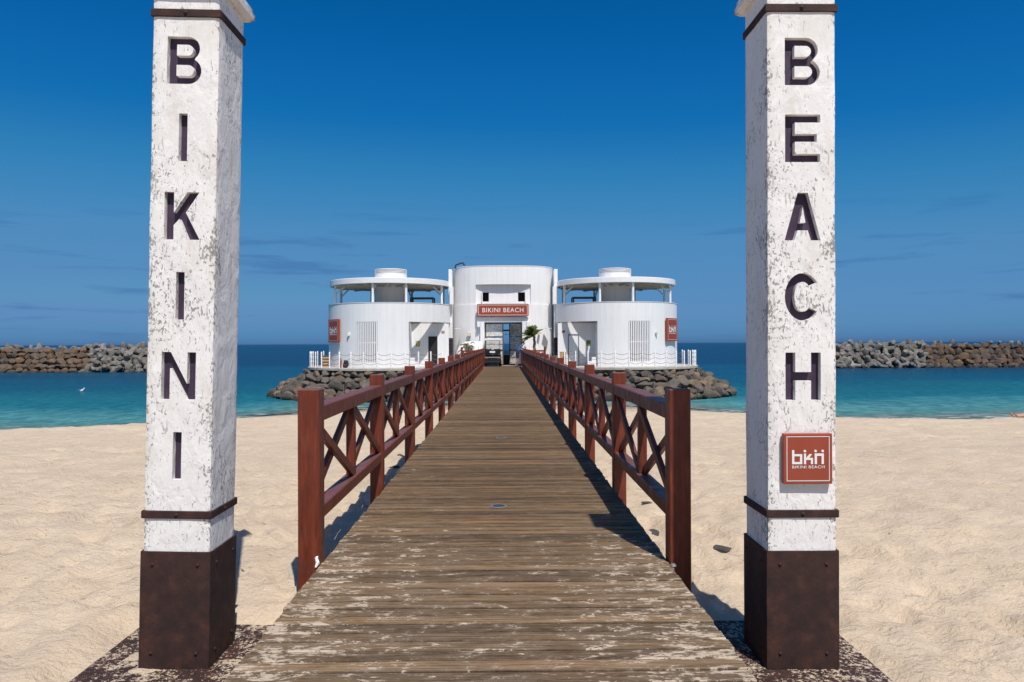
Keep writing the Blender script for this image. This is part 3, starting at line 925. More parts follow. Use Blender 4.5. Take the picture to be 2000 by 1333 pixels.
def pillar(word, cx, yf, zb, lean, label, centres, size, kx=1.0, ky=1.0):
    HWP = 0.1945
    root = thing('lettered_pillar', label, 'pillar', (cx, yf + 0.207 * ky, zb), 'lettered gate pillars')
    root['_local'] = 1
    yfr = -HWP                       # front face in local space
    me = wobble_column(HWP, 0.62, 3.93, 0.0035, cx * 7).mesh('shaft', [M_PIL, M_PURPLE])
    shaft = link('shaft', me)
    tmp = []
    for ch, zc, dx in centres:
        g = glyph_mesh(ch, size, -0.05, 0.046, dx, zc, yfr)
        o_ = bpy.data.objects.new('cutter', g); COL.objects.link(o_); tmp.append(o_)
        md = shaft.modifiers.new('b', 'BOOLEAN'); md.operation = 'DIFFERENCE'; md.solver = 'EXACT'; md.object = o_
    dg = bpy.context.evaluated_depsgraph_get()
    dg.update()
    nm = bpy.data.meshes.new_from_object(shaft.evaluated_get(dg))
    shaft.modifiers.clear()
    shaft.data = nm
    for o_ in tmp:
        bpy.data.objects.remove(o_)
    shaft.parent = root
    nm.polygons.foreach_set('use_smooth', [True] * len(nm.polygons))
    nm.set_sharp_from_angle(angle=R(35))
    for ch, zc, dx in centres:
        g = glyph_mesh(ch, size * 0.995, 0.036, 0.044, dx, zc, yfr)
        g.materials.append(M_PURPLE)
        lt = link('letter_inlay', g, root)
    # steel sleeve, straps, rivets
    b = wobble_column(0.207, 0.0, 0.675, 0.0012, 3 + cx, 0.05)
    sl = link('steel_sleeve', b.mesh('steel_sleeve', M_RUST, 35), root)
    for (z, faces) in ((0.60, 1), (0.09, 1), (0.16, 0)):
        for sx in (-0.13, 0.13):
            for fy in (0, 1, 2):
                b = MB()
                prof = [(0.0, 0.009), (0.008, 0.006), (0.011, 0.0)]
                b.lathe(prof, (0, 0, 0), 8)
                mm = b.mesh('rivet', M_RUST, 60)
                if z == 0.16:
                    continue
                rv = link('rivet', mm, root)
                if fy == 0:
                    rv.location = (sx, -0.207, z); rv.rotation_euler = (R(90), 0, 0)
                elif fy == 1:
                    rv.location = (0.207, sx, z); rv.rotation_euler = (0, R(90), 0)
                else:
                    rv.location = (-0.207, sx, z); rv.rotation_euler = (0, R(-90), 0)
    for z0 in (0.865, 3.775):
        b = MB()
        o_, i_ = 0.2035, 0.186
        ring = lambda h, z: [(-h, -h, z), (h, -h, z), (h, h, z), (-h, h, z)]
        b.add(ring(o_, z0) + ring(o_, z0 + 0.045) + ring(i_, z0 + 0.045) + ring(i_, z0),
              [(k + 4 * j, (k + 1) % 4 + 4 * j, (k + 1) % 4 + 4 * ((j + 1) % 4), k + 4 * ((j + 1) % 4)) for j in range(4) for k in range(4)])
        st = link('steel_strap', bevel(b.mesh('steel_strap', M_RUST), 0.003), root)
        for loc, rot in (((0.0, -0.2035, z0 + 0.022), (R(90), 0, 0)), ((0.2035, 0.0, z0 + 0.022), (0, R(90), 0)), ((-0.2035, 0.0, z0 + 0.022), (0, R(-90), 0))):
            b = MB(); b.lathe([(0.0, 0.010), (0.010, 0.006), (0.013, 0.0)], (0, 0, 0), 8)
            rv = link('bolt', b.mesh('bolt', M_RUST, 60), root); rv.location = loc; rv.rotation_euler = rot
    # moulded cap
    b = MB()
    prof = [(0.1945, 3.925), (0.215, 3.930), (0.238, 3.948), (0.243, 3.953), (0.243, 3.985), (0.232, 3.992), (0.232, 4.02), (0.05, 4.10)]
    v, f = [], []
    for h, z in prof:
        v += [(-h, -h, z), (h, -h, z), (h, h, z), (-h, h, z)]
    for j in range(len(prof) - 1):
        for k in range(4):
            f.append((4 * j + k, 4 * j + (k + 1) % 4, 4 * (j + 1) + (k + 1) % 4, 4 * (j + 1) + k))
    f.append((3, 2, 1, 0)); f.append(tuple(4 * (len(prof) - 1) + k for k in range(4)))
    b.add(v, f)
    link('cap', b.mesh('cap', M_PIL), root)
    root.rotation_euler = (0, lean, 0)
    root.scale = (kx, ky, 1)
    return root

def zc_list(word, ys, x0, d, zb, xs):
    out = []
    for ch, (a, c), xm in zip(word, ys, xs):
        p = px(xm, (a + c) / 2, d)
        out.append((ch, p.z - zb, p.x))
    return out
ZB = -0.322
D1, D2 = 4.40, 4.33
ysL = [(74, 162), (222, 315), (376, 468), (531, 625), (688, 781), (845, 936)]
cl = []
for ch, (a, c) in zip('BIKINI', ysL):
    hor = 673.8
    cl.append((ch, 1.55 + (hor - (a + c) / 2) * D1 / F_PX - ZB, -0.006))
pillar('BIKINI', (270 + 408.5 - 1970) / 2 * D1 / F_PX + 0.07, D1, ZB, R(1.22), 'white chipped pillar with the recessed letters BIKINI and a rusty base', cl, 0.276, 1.0, 1.05)
ysR = [(72, 160), (221, 314), (375, 468), (533, 626), (689, 783)]
cr_ = []
for ch, (a, c) in zip('BEACH', ysR):
    hor = 669.1
    cr_.append((ch, 1.55 + (hor - (a + c) / 2) * D2 / F_PX - ZB, 0.006))
PRX = (1496 + 1641 - 1970) / 2 * D2 / F_PX + 0.07
pillar('BEACH', PRX, D2, ZB, R(0.16), 'white chipped pillar with the recessed letters BEACH and a rusty base', cr_, 0.274, 1.03, 1.03)
# rusty steel plates under the pillars
for x0, x1, lab in ((-2.36, -1.26, 'rusty sand-strewn steel plate under the BIKINI pillar'), (1.26, 2.21, 'rusty sand-strewn steel plate under the BEACH pillar')):
    b = MB(); b.box(x0, x1, 3.2, 5.10, -0.345, -0.324)
    tag(b.build('steel_plate', M_PLATE), lab, 'steel plate', 'plates under the pillars')

# ------------------------------------------------------------------ brick-red logo boards
LOGO = [  # photographed logo, in pixels of the enlarged plate (x right, y down)
    [(445, 395), (475, 395), (475, 448), (578, 448), (578, 578), (445, 578)],
    [(600, 440), (628, 440), (628, 500), (672, 448), (706, 448), (668, 497), (718, 497), (718, 578), (690, 578), (690, 524), (628, 524), (628, 578), (600, 578)],
    [(740, 440), (860, 440), (860, 578), (830, 578), (830, 472), (770, 472), (770, 578), (740, 578)]]
LOGO_HOLE = [(475, 475), (548, 475), (548, 550), (475, 550)]
DOTS = [(613, 408), (752, 408), (845, 408)]
def logo_board(label, W, H, T, mat, place, small=False):
    """place: Matrix for a board whose face is the local XZ plane looking to -Y"""
    root = thing('logo_sign', label, 'sign', place.translation)
    root['_local'] = 1
    root.rotation_euler = place.to_euler()
    b = MB(); b.box(-W / 2, W / 2, 0, T, -H / 2, H / 2)
    link('panel', bevel(b.mesh('panel', mat), min(0.004, T * 0.15)), root)
    fy = -0.0025
    b = MB()
    iw, ih, lw = W / 2 * 0.875, H / 2 * 0.885, max(0.0035, W * 0.0055 if not small else W * 0.011)
    for x0, x1, z0, z1 in ((-iw, iw, ih - lw, ih), (-iw, iw, -ih, -ih + lw), (-iw, -iw + lw, -ih + lw, ih - lw), (iw - lw, iw, -ih + lw, ih - lw)):
        b.box(x0, x1, fy, 0.0005, z0, z1)
    link('border', b.mesh('border', M_LETTER), root)
    s = W / 640.0
    X = lambda u: (u - 655) * s
    Z = lambda v: (508 - v) * s
    bm = bmesh.new()
    def fill(loops):
        e_ = []
        for lp in loops:
            vs_ = [bm.verts.new((X(u), fy, Z(v))) for u, v in lp]
            e_ += [bm.edges.new((vs_[k], vs_[(k + 1) % len(vs_)])) for k in range(len(vs_))]
        bmesh.ops.triangle_fill(bm, use_beauty=True, use_dissolve=False, edges=e_)
    fill([LOGO[0], LOGO_HOLE]); fill([LOGO[1]]); fill([LOGO[2]])
    for (u, v) in DOTS:
        fill([[(u + 17 * math.cos(t * math.pi / 6), v + 17 * math.sin(t * math.pi / 6)) for t in range(12)]])
    r = bmesh.ops.extrude_face_region(bm, geom=list(bm.faces))
    bmesh.ops.translate(bm, vec=(0, 0.003, 0), verts=[g for g in r['geom'] if isinstance(g, bmesh.types.BMVert)])
    bmesh.ops.recalc_face_normals(bm, faces=bm.faces)
    me = bpy.data.meshes.new('logo'); bm.to_mesh(me); bm.free()
    me.materials.append(M_LETTER)
    link('logo', me, root)
    tm = text_mesh('BIKINI BEACH', 36 * s, (868 - 447) * s, 1.1, 0.0, 0.0012)
    tm.transform(Matrix.Rotation(R(90), 4, 'X'))
    tm.transform(Matrix.Translation((X(657.5), fy + 0.0012, Z(615))))
    tm.materials.append(M_LETTER)
    link('lettering', tm, root)
    return root
pc = px(1576, 896, D2)
logo_board('small square brick-red logo plate fixed to the BEACH pillar', 0.281, 0.288, 0.03, M_SIGN,
           Matrix.Translation((pc.x, D2 - 0.024, pc.z)))

# ------------------------------------------------------------------ beach club building
def with_run(o, fn):
    me = o.data
    a = me.attributes.new('run', 'FLOAT', 'POINT')
    co = np.zeros(len(me.vertices) * 3, np.float32); me.vertices.foreach_get('co', co)
    co = co.reshape(-1, 3)
    a.data.foreach_set('value', np.array([fn(*c) for c in co], np.float32))
    return o

YC_ = 54.3
def pavilion(s, label):
    CX = s * 8.03
    root = thing('round_pavilion', label, 'pavilion', (CX, YC_, 0))
    def P(phi, r, z):
        t = R(phi)
        return (CX - s * r * math.sin(t), YC_ - r * math.cos(t), z)
    def run(x, y_, z):
        return math.atan2((x - CX) * -s, YC_ - y_) * 4.33 + 20
    def shell(b, f0, f1, z0, z1, ro=4.33, ri=4.15, step=2.0):
        n = max(1, int(round((f1 - f0) / step)))
        v, f = [], []
        for k in range(n + 1):
            ph = f0 + (f1 - f0) * k / n
            v += [P(ph, ro, z0), P(ph, ro, z1), P(ph, ri, z1), P(ph, ri, z0)]
        for k in range(n):
            for j in range(4):
                j2 = (j + 1) % 4
                f.append((4 * k + j, 4 * k + j2, 4 * k + 4 + j2, 4 * k + 4 + j))
        f += [(0, 1, 2, 3), (4 * n + 3, 4 * n + 2, 4 * n + 1, 4 * n)]
        b.add(v, f)
    # lower drum: solid wall, slatted opening, open recess towards the gate
    b = MB()
    shell(b, -178, -23.5, -0.012, 3.02); shell(b, -3.5, 24, -0.012, 3.02); shell(b, -23.5, -3.5, -0.012, 0.33); shell(b, 104, 182, -0.012, 3.02)
    o = b.build('drum_wall', M_CLAD, root, 30); with_run(o, run)
    b = MB(); shell(b, -178, 182, 3.0215, 4.27)
    o = b.build('parapet', M_CLAD, root, 30); with_run(o, run)
    b = MB(); shell(b, -178, 182, 4.2715, 4.305, 4.355, 4.12)
    b.build('parapet_coping', M_WHITE, root, 30)
    # slats
    sh = bpy.data.objects.new('slatted_screen', None); COL.objects.link(sh); sh.parent = root; sh.location = (0, 0, 0)
    n = 12
    for k in range(n):
        c = -23.5 + 20 * (k + 0.5) / n
        b = MB(); shell(b, c - 0.52, c + 0.52, 0.331, 3.020, 4.325, 4.27, 1.0)
        sl = link('slat', b.mesh('slat', M_WHITE)); sl.parent = sh; sl.location = (-CX, -YC_, 0)
    b = MB(); shell(b, -23.45, -3.55, 1.60, 1.68, 4.266, 4.22); sl = link('cross_bar', b.mesh('cross_bar', M_WHITE)); sl.parent = sh; sl.location = (-CX, -YC_, 0)
    b = MB(); shell(b, -24, -3, 0.0, 3.02, 3.75, 3.70); sl = link('inner_panel', b.mesh('inner_panel', M_SIGN)); sl.parent = sh; sl.location = (-CX, -YC_, 0)
    # terrace floor, with the recess left open to the sky
    yb = 52.60
    poly = [P(ph, 4.13, 0)[:2] for ph in range(-178, 25, 4)]
    poly.append((P(24, 4.13, 0)[0], yb))
    xin = CX - s * 4.05
    poly.append((xin, yb))
    poly += [P(ph, 4.13, 0)[:2] for ph in range(104, 181, 4)]
    b = MB(); b.prism(poly, lambda u, v, t: (u, v, t), 2.95, 3.10)
    b.build('terrace_floor', M_CONC, root)
    # recess walls
    x24 = P(24, 4.15, 0)[0]
    xa, xb = sorted((x24, CX - s * 4.24))
    b = MB(); b.box(xa, xb, yb, yb + 0.15, -0.012, 2.948)
    o = b.build('recess_wall', M_CLAD, root); with_run(o, lambda x, y_, z: x + 50)
    b = MB(); xs = sorted((x24, x24 + s * 0.12)); b.box(xs[0], xs[1], P(24, 4.12, 0)[1], yb - 0.003, -0.012, 2.948)
    o = b.build('recess_side_wall', M_CLAD, root); with_run(o, lambda x, y_, z: y_)
    # step blocks inside the opening
    b = MB(); q0 = P(25.5, 4.2, 0)
    xs = sorted((q0[0], q0[0] - s * 0.55)); b.box(xs[0], xs[1], 50.55, 51.0, -0.012, 0.34)
    xs = sorted((q0[0], q0[0] - s * 0.30)); b.box(xs[0], xs[1], 50.56, 50.99, 0.341, 0.62)
    b.build('white_step', M_WHITE, root)
    # door
    d0 = CX - s * 2.83; d1 = CX - s * 3.47
    xs = sorted((d0, d1))
    dr = MB(); dr.box(xs[0], xs[1], yb - 0.03, yb - 0.003, 0.0, 2.06)
    door = dr.build('door', M_DARK if s < 0 else M_WHITE, root)
    fr = MB()
    fr.box(xs[0] - 0.06, xs[0] - 0.002, yb - 0.05, yb - 0.003, 0, 2.12); fr.box(xs[1] + 0.002, xs[1] + 0.06, yb - 0.05, yb - 0.003, 0, 2.12); fr.box(xs[0] - 0.06, xs[1] + 0.06, yb - 0.05, yb - 0.003, 2.122, 2.18)
    fo = link('door_frame', fr.mesh('door_frame', M_WHITE if s < 0 else M_GREYF)); fo.parent = door
    b = MB(); b.tube([(xs[0] + 0.08, yb - 0.075, 1.0), (xs[0] + 0.2, yb - 0.075, 1.0)], 0.012, 6)
    h = link('handle', b.mesh('handle', M_METAL)); h.parent = door
    # notices
    for off, z0, z1, w, mt, nm in ((2.11, 1.36, 1.76, 0.29, M_GREENP, 'poster'), (3.85, 2.28, 2.44, 0.22, M_PICTO, 'notice')):
        xx = CX - s * off
        b = MB(); b.box(xx - w / 2, xx + w / 2, yb - 0.018, yb - 0.003, z0, z1)
        po = b.build(nm, mt, root)
        b = MB(); b.box(xx - w / 2 + 0.04, xx + w / 2 - 0.04, yb - 0.021, yb - 0.0185, z0 + 0.05, z1 - 0.05)
        q_ = link('print', b.mesh('print', M_CRATE if s < 0 else M_LEAF)); q_.parent = po
    # wall plate by the slats
    for ph in ((-30.5,) if s < 0 else (-29.5,)):
        c = Vector(P(ph, 4.36, 2.2))
        b = MB(); b.box(-0.14, 0.14, -0.03, 0.03, -0.11, 0.11)
        me = b.mesh('wall_plate', M_WHITE); o = link('wall_plate', me, root, c); o.rotation_euler = (0, 0, s * R(ph) * -1 * -1)
        b = MB(); b.box(-0.10, 0.10, -0.034, -0.031, -0.09, 0.0)
        q_ = link('print', b.mesh('print', M_GREENP if s > 0 else M_BEIGE)); q_.parent = o
    # roof
    b = MB()
    b.lathe([(0.0, 5.70), (4.05, 5.62), (4.05, 5.585), (4.22, 5.58), (4.24, 5.60), (4.24, 5.93), (4.20, 5.955), (3.9, 5.955), (0.0, 6.03)], (CX, YC_, 0), 96)
    roof = b.build('roof', M_WHITE, root, 30)
    b = MB(); b.lathe([(1.16, 5.685), (4.04, 5.60)], (CX, YC_, 0), 64)
    so = b.build('soffit', M_SOFFIT, root)
    for k in range(16):
        t = 2 * math.pi * k / 16 + 0.1
        b = MB(); b.beam((CX + 1.2 * math.cos(t), YC_ + 1.2 * math.sin(t), 5.60), (CX + 3.98 * math.cos(t), YC_ + 3.98 * math.sin(t), 5.535), 0.07, 0.12)
        b.build('rafter', M_SOFFIT, root)
    # core with louvred head
    b = MB(); b.lathe([(1.14, 3.10), (1.14, 6.52)], (CX, YC_, 0), 48)
    o = b.build('core', M_CLAD, root, 30); with_run(o, lambda x, y_, z: math.atan2(x - CX, YC_ - y_) * 1.14 + 9)
    b = MB(); b.lathe([(1.06, 6.50), (1.06, 6.80)], (CX, YC_, 0), 48); b.build('louvre_back', M_BATTEN, root, 30)
    for z in (6.53, 6.62, 6.71, 6.80):
        b = MB(); b.lathe([(1.05, z), (1.15, z), (1.15, z + 0.045), (1.05, z + 0.06)] + ([(0, z + 0.1)] if z > 6.75 else []), (CX, YC_, 0), 48)
        b.build('louvre_ring', M_WHITE, root, 30)
    # posts and knee braces
    for ph in (-150, -107, -64, -9, 23, 70, 115, 165):
        a = Vector(P(ph, 3.98, 3.101)); c = Vector(P(ph, 3.98, 5.578))
        b = MB(); b.tube([a, c], 0.085, 12)
        po = b.build('post', M_WHITE, root, 40)
        for d_ in (1,):
            b = MB(); b.beam(P(ph, 3.91, 5.05), P(ph, 3.35, 5.53), 0.07, 0.09)
            br = link('knee_brace', b.mesh('knee_brace', M_WHITE)); br.parent = po; br.location = (0, 0, 0)
            br.matrix_parent_inverse = Matrix.Identity(4)
    return root
LP = pavilion(-1, 'round white two-storey pavilion with the fire extinguisher at its foot')
RP = pavilion(1, 'round white two-storey pavilion beside the palm, with the pine crate at its entrance')

# gate tower
def tower():
    root = thing('gate_tower', 'tall white curved gate tower with the wide entrance, between the round pavilions', 'building', (0, 55.7, 0))
    A, B, N, CY = 3.6, 2.6, 2.6, 55.7
    def yfront(x, k=1.0):
        return CY - B * k * (max(0.0, 1 - (abs(x) / (A * k)) ** N)) ** (1 / N)
    def col(x, sgn, grow=0.0):
        yy = yfront(x)
        yy = yy if sgn < 0 else 2 * CY - yy
        nx, ny = x, yy - CY
        gx = abs(nx / A) ** (N - 1) / A * (1 if nx > 0 else -1); gy = abs(ny / B) ** (N - 1) / B * (1 if ny > 0 else -1)
        l = math.hypot(gx, gy) or 1
        return (x + gx / l * grow, yy + gy / l * grow)
    xs = sorted(set([round(A * math.sin(R(t)), 4) for t in range(-90, 91, 3)] + [-1.32, 1.32, -1.95, 1.95]))
    def strip(b, xlist, sgn, z0, z1, g0, g1):
        v, f = [], []
        for x in xlist:
            o_, i_ = col(x, sgn, g0), col(x, sgn, g1)
            v += [(*o_, z0), (*o_, z1), (*i_, z1), (*i_, z0)]
        for k in range(len(xlist) - 1):
            for j in range(4):
                j2 = (j + 1) % 4
                f.append((4 * k + j, 4 * k + j2, 4 * k + 4 + j2, 4 * k + 4 + j))
        n = len(xlist) - 1
        f += [(0, 1, 2, 3), (4 * n + 3, 4 * n + 2, 4 * n + 1, 4 * n)]
        b.add(v, f)
    sub = lambda a, c: [x for x in xs if a - 1e-6 <= x <= c + 1e-6]
    run = lambda x, y_, z: math.copysign(1, x) * (abs(x) + max(0, y_ - 53.3) * 0.9) + 30
    b = MB()
    for sgn in (-1, 1):
        strip(b, sub(-3.6, -1.32), sgn, -0.012, 3.04, 0.05, -0.15); strip(b, sub(1.32, 3.6), sgn, -0.012, 3.04, 0.05, -0.15)
        strip(b, xs, sgn, 3.041, 4.30, 0.05, -0.15)
    o = b.build('lower_wall', M_CLAD, root, 30); with_run(o, run)
    b = MB()
    strip(b, xs, 1, 4.302, 6.98, 0.0, -0.15)
    strip(b, xs, -1, 5.70, 6.98, 0.0, -0.15)
    strip(b, sub(-3.6, -1.95), -1, 4.302, 5.699, 0.0, -0.15); strip(b, sub(1.95, 3.6), -1, 4.302, 5.699, 0.0, -0.15)
    o = b.build('upper_wall', M_CLAD, root, 30); with_run(o, run)
    b = MB()
    for sgn in (-1, 1):
        strip(b, xs, sgn, 6.981, 7.02, 0.02, -0.17)
    b.build('wall_coping', M_WHITE, root, 30)
    # flat panel set back in the curve, with two open windows
    yp = 53.46
    holes = [(-1.50, -0.96), (1.00, 1.58)]
    b = MB()
    b.box(-1.949, 1.949, yp, yp + 0.12, 5.205, 5.698)
    edges = [-1.949, -1.50, -0.96, 1.00, 1.58, 1.949]
    for a, c in ((edges[0], edges[1]), (edges[2], edges[3]), (edges[4], edges[5])):
        b.box(a, c, yp, yp + 0.12, 4.47, 5.2045)
    b.box(-1.949, 1.949, yp, yp + 0.12, 4.303, 4.4695)
    o = b.build('window_panel', M_CLAD, root); with_run(o, lambda x, y_, z: x + 30)
    for a, c in holes:
        b = MB()
        for x0, x1, z0, z1 in ((a, a + 0.05, 4.471, 5.204), (c - 0.05, c, 4.471, 5.204), (a + 0.051, c - 0.051, 5.154, 5.204), (a + 0.051, c - 0.051, 4.471, 4.51)):
            b.box(x0, x1, yp + 0.02, yp + 0.10, z0, z1)
        w = b.build('window', M_WHITE, root)
        b = MB(); b.box(a - 0.2, c + 0.2, yp + 0.55, yp + 0.6, 4.3, 5.5)  # near-black panel stands in for the shade of the unlit room
        q_ = link('room_shade_panel', b.mesh('room_shade_panel', M_DARK)); q_.parent = w; q_.location = (0, 0, 0)
        xs_ = (a - 0.012, a + 0.03) if a < 0 else (c - 0.03, c + 0.012)
        b = MB(); b.box(xs_[0], xs_[1], yp - 0.14, yp + 0.018, 4.50, 5.17)
        q_ = link('open_sash', b.mesh('open_sash', M_WHITE)); q_.parent = w; q_.location = (0, 0, 0)
    b = MB(); b.prism([col(x, -1, -0.16) for x in xs] + [col(x, 1, -0.16) for x in reversed(xs)], lambda u, v, t: (u, v, t), 6.55, 6.65)
    b.build('roof', M_CONC, root)
    # portal
    b = MB(); b.box(-1.86, 1.82, 52.98, 53.9, 3.05, 3.40); b.build('portal_header', M_WHITE, root)
    for s in (-1, 1):
        b = MB(); xs_ = sorted((s * 1.33, s * 1.60)); b.box(xs_[0], xs_[1], 52.92, 53.6, -0.012, 3.048); b.build('portal_jamb', M_WHITE, root)
        b = MB(); xs_ = sorted((s * 1.62, s * 1.82)); b.box(xs_[0], xs_[1], 52.86, 53.14, 2.72, 3.047); b.build('portal_bracket', M_WHITE, root)
        b = MB(); xs_ = sorted((s * 3.62, s * 3.86)); b.box(xs_[0], xs_[1], 53.7, 55.2, -0.012, 6.82); b.build('wing_wall', M_WHITE, root)
        b = MB(); xs_ = sorted((s * 3.50, s * 3.75)); b.box(xs_[0], xs_[1], 53.2, 53.68, 4.31, 5.55); b.build('wing_pier', M_WHITE, root)
        # purple framed board with shelves
        yb = 53.35
        xs_ = sorted((s * 3.55, s * 3.83))
        b = MB(); b.box(xs_[0], xs_[1], yb - 0.12, yb + 0.3, 0.7, 1.95)
        bd = b.build('menu_board', M_PURPLE, root)
        b = MB()
        for z in (0.95, 1.2, 1.45, 1.7):
            b.box(xs_[0] + 0.03, xs_[1] - 0.03, yb - 0.135, yb - 0.122, z, z + 0.13)
        q_ = link('board_print', b.mesh('board_print', M_DARK)); q_.parent = bd; q_.location = (0, 0, 0)
        b = MB(); b.box(s * 3.15 - 0.22, s * 3.15 + 0.22, 53.0, 53.5, 2.58, 2.62); b.build('lamp_shelf', M_WHITE, root)
    b = MB(); b.box(-2.55, -2.28, 53.06, 53.4, 2.1, 2.3); b.build('wall_lamp', M_BEIGE, root)
    b = MB(); b.box(2.47, 2.62, 53.06, 53.4, 2.2, 2.36); b.build('wall_lamp', M_BEIGE, root)
    # folded floodlight on the roof edge
    b = MB(); b.tube([(-3.45, 54.4, 6.95), (-3.4, 54.3, 7.16), (-3.0, 54.0, 7.28), (-2.82, 53.95, 7.30)], 0.05, 8); b.tube([(-2.86, 53.95, 7.32), (-2.72, 53.9, 7.10)], 0.07, 8)
    b.build('roof_lamp', M_BLACK, root, 40)
    # passage ceiling
    b = MB(); b.box(-2.2, 2.2, 53.95, 58.1, 3.06, 3.16); b.build('passage_ceiling', M_WHITE, root)
    for s in (-1, 1):
        b = MB(); xs_ = sorted((s * 1.62, s * 1.74)); b.box(xs_[0], xs_[1], 53.62, 58.0, -0.012, 3.055); b.build('passage_wall', M_WHITE, root)
    return root
TW = tower()
# sign over the gate
t = thing('entrance_sign', 'long brick-red sign reading BIKINI BEACH above the entrance', 'sign', (-0.02, 52.76, 3.88))
t['_local'] = 1
b = MB(); b.box(-1.79, 1.79, 0, 0.16, -0.43, 0.43); link('panel', bevel(b.mesh('panel', M_SIGN), 0.015), t)
b = MB()
for x0, x1, z0, z1 in ((-1.71, 1.71, 0.335, 0.36), (-1.71, 1.71, -0.36, -0.335), (-1.71, -1.685, -0.335, 0.335), (1.685, 1.71, -0.335, 0.335)):
    b.box(x0, x1, -0.006, 0.001, z0, z1)
link('border', b.mesh('border', M_LETTER), t)
tm = text_mesh('BIKINI BEACH', 0.31, 2.85, 1.12, 0.0005, 0.004)
tm.transform(Matrix.Rotation(R(90), 4, 'X')); tm.transform(Matrix.Translation((0, -0.006, 0.0)))
tm.materials.append(M_LETTER); link('lettering', tm, t)
b = MB(); b.box(-1.5, 1.5, 0.161, 0.5, -0.15, 0.15); link('bracket', b.mesh('bracket', M_GREYF), t)
# big logo boards on the pavilions
for s, lab in ((-1, 'large brick-red logo board on the pavilion with the fire extinguisher'), (1, 'large brick-red logo board on the pavilion beside the palm')):
    ph = -51
    CX = s * 8.03
    r = 4.33 + 0.07
    pos = Vector((CX - s * r * math.sin(R(ph)), YC_ - r * math.cos(R(ph)), 2.45))
    ang = -s * R(ph) * -1          # turn the face outwards
    out = Vector((-s * math.sin(R(ph)), -math.cos(R(ph)), 0))
    rz = math.atan2(out.x, -out.y)
    M_ = Matrix.Translation(pos + out * 0.10) @ Matrix.Rotation(rz, 4, 'Z')
    logo_board(lab, 1.5, 1.55, 0.14, M_SIGN, M_, True)

# gate leaves
def gate_leaf(label, hinge, width, ang):
    t = thing('gate_leaf', label, 'gate', hinge)
    t['_local'] = 1
    t.rotation_euler = (0, 0, ang)
    H = 2.82
    b = MB()
    b.box(0, 0.07, 0, 0.07, 0.0, H + 0.14); b.box(width - 0.07, width, 0, 0.07, 0.0, H + 0.14)
    link('stile', b.mesh('stile', M_BATTEN), t)
    rows_ = 6
    for r_ in range(rows_ + 1):
        z = 0.14 + H * r_ / rows_
        b = MB(); b.box(0.071, width - 0.071, -0.012, 0.06, z - 0.03, z + 0.03)
        link('batten', b.mesh('batten', M_BATTEN if r_ in (2, 4, 6) else M_GATE), t)
    for r_ in range(rows_):
        z0 = 0.14 + H * r_ / rows_ + 0.032; z1 = 0.14 + H * (r_ + 1) / rows_ - 0.032
        n = 4
        for k in range(n):
            x0 = 0.073 + (width - 0.146) * k / n; x1 = 0.073 + (width - 0.146) * (k + 1) / n
            b = MB(); b.box(x0 + 0.006, x1 - 0.006, random.uniform(0.0, 0.02), 0.045, z0 + random.uniform(0, 0.03), z1 - random.uniform(0, 0.04))
            link('plank', b.mesh('plank', M_GATE), t)
    return t
gate_leaf('whitewashed plank gate leaf standing behind the golf cart', (-1.29, 53.37, 0), 1.30, 0)
gate_leaf('whitewashed plank gate leaf swung inward behind the leaning man', (0.42, 54.52, 0), 1.15, R(-40))
# things seen through the gap
t = thing('planter_box', 'black square planter box standing in the gate passage', 'planter', (0.22, 57.2, 0))
t['_local'] = 1
b = MB(); b.box(-0.24, 0.24, -0.24, 0.24, 0, 0.62); b.box(-0.27, 0.27, -0.27, 0.27, 0.621, 0.68); link('box', b.mesh('box', M_BLACK), t)
t = thing('lounge_sofa', 'white padded lounge sofa beyond the gate passage', 'sofa', (0.2, 60.6, 0)); t['_local'] = 1
b = MB(); b.box(-0.9, 0.9, -0.4, 0.4, 0.0, 0.45); link('seat', bevel(b.mesh('seat', M_CANVAS), 0.05, 2), t)
b = MB(); b.box(-0.9, 0.9, -0.42, -0.22, 0.452, 1.05); link('backrest', bevel(b.mesh('backrest', M_CANVAS), 0.05, 2), t)
t = thing('hanging_lamps', 'row of small lamps hanging under the lintel beyond the gate', 'lamp', (0.2, 58.5, 2.2)); t['_local'] = 1
b = MB(); b.box(-1.0, 1.0, -0.05, 0.05, 0.30, 0.42); link('rail', b.mesh('rail', M_GREYF), t)
for k in range(5):
    x = -0.5 + k * 0.25
    b = MB(); b.tube([(x, 0, 0.299), (x, 0, 0.12)], 0.008, 5); b.lathe([(0.02, 0.12), (0.07, 0.0), (0.0, 0.0)], (x, 0, 0), 10); link('lamp', b.mesh('lamp', M_WHITE), t)
b = MB(); b.box(-1.05, -1.0, -0.05, 0.05, -2.2, 0.42); b.box(1.0, 1.05, -0.05, 0.05, -2.2, 0.42); link('stand', b.mesh('stand', M_GREYF), t)

# ------------------------------------------------------------------ promenade slab, fences, rock mounds
b = MB()
for s in (-1, 1):
    b.lathe([(0.0, -0.016), (5.72, -0.016), (5.76, -0.03), (5.76, -0.17), (5.3, -0.18), (5.3, -1.4)], (s * 8.03, YC_, 0), 96, 0)
b.box(-6.5, 6.5, 49.75, 63.5, -0.24, -0.024)
b.box(-6.0, 6.0, 50.2, 63.0, -1.6, -0.245, 1)
o = b.build('promenade', [M_CONC, M_CONCD], None, 30); o['kind'] = 'structure'

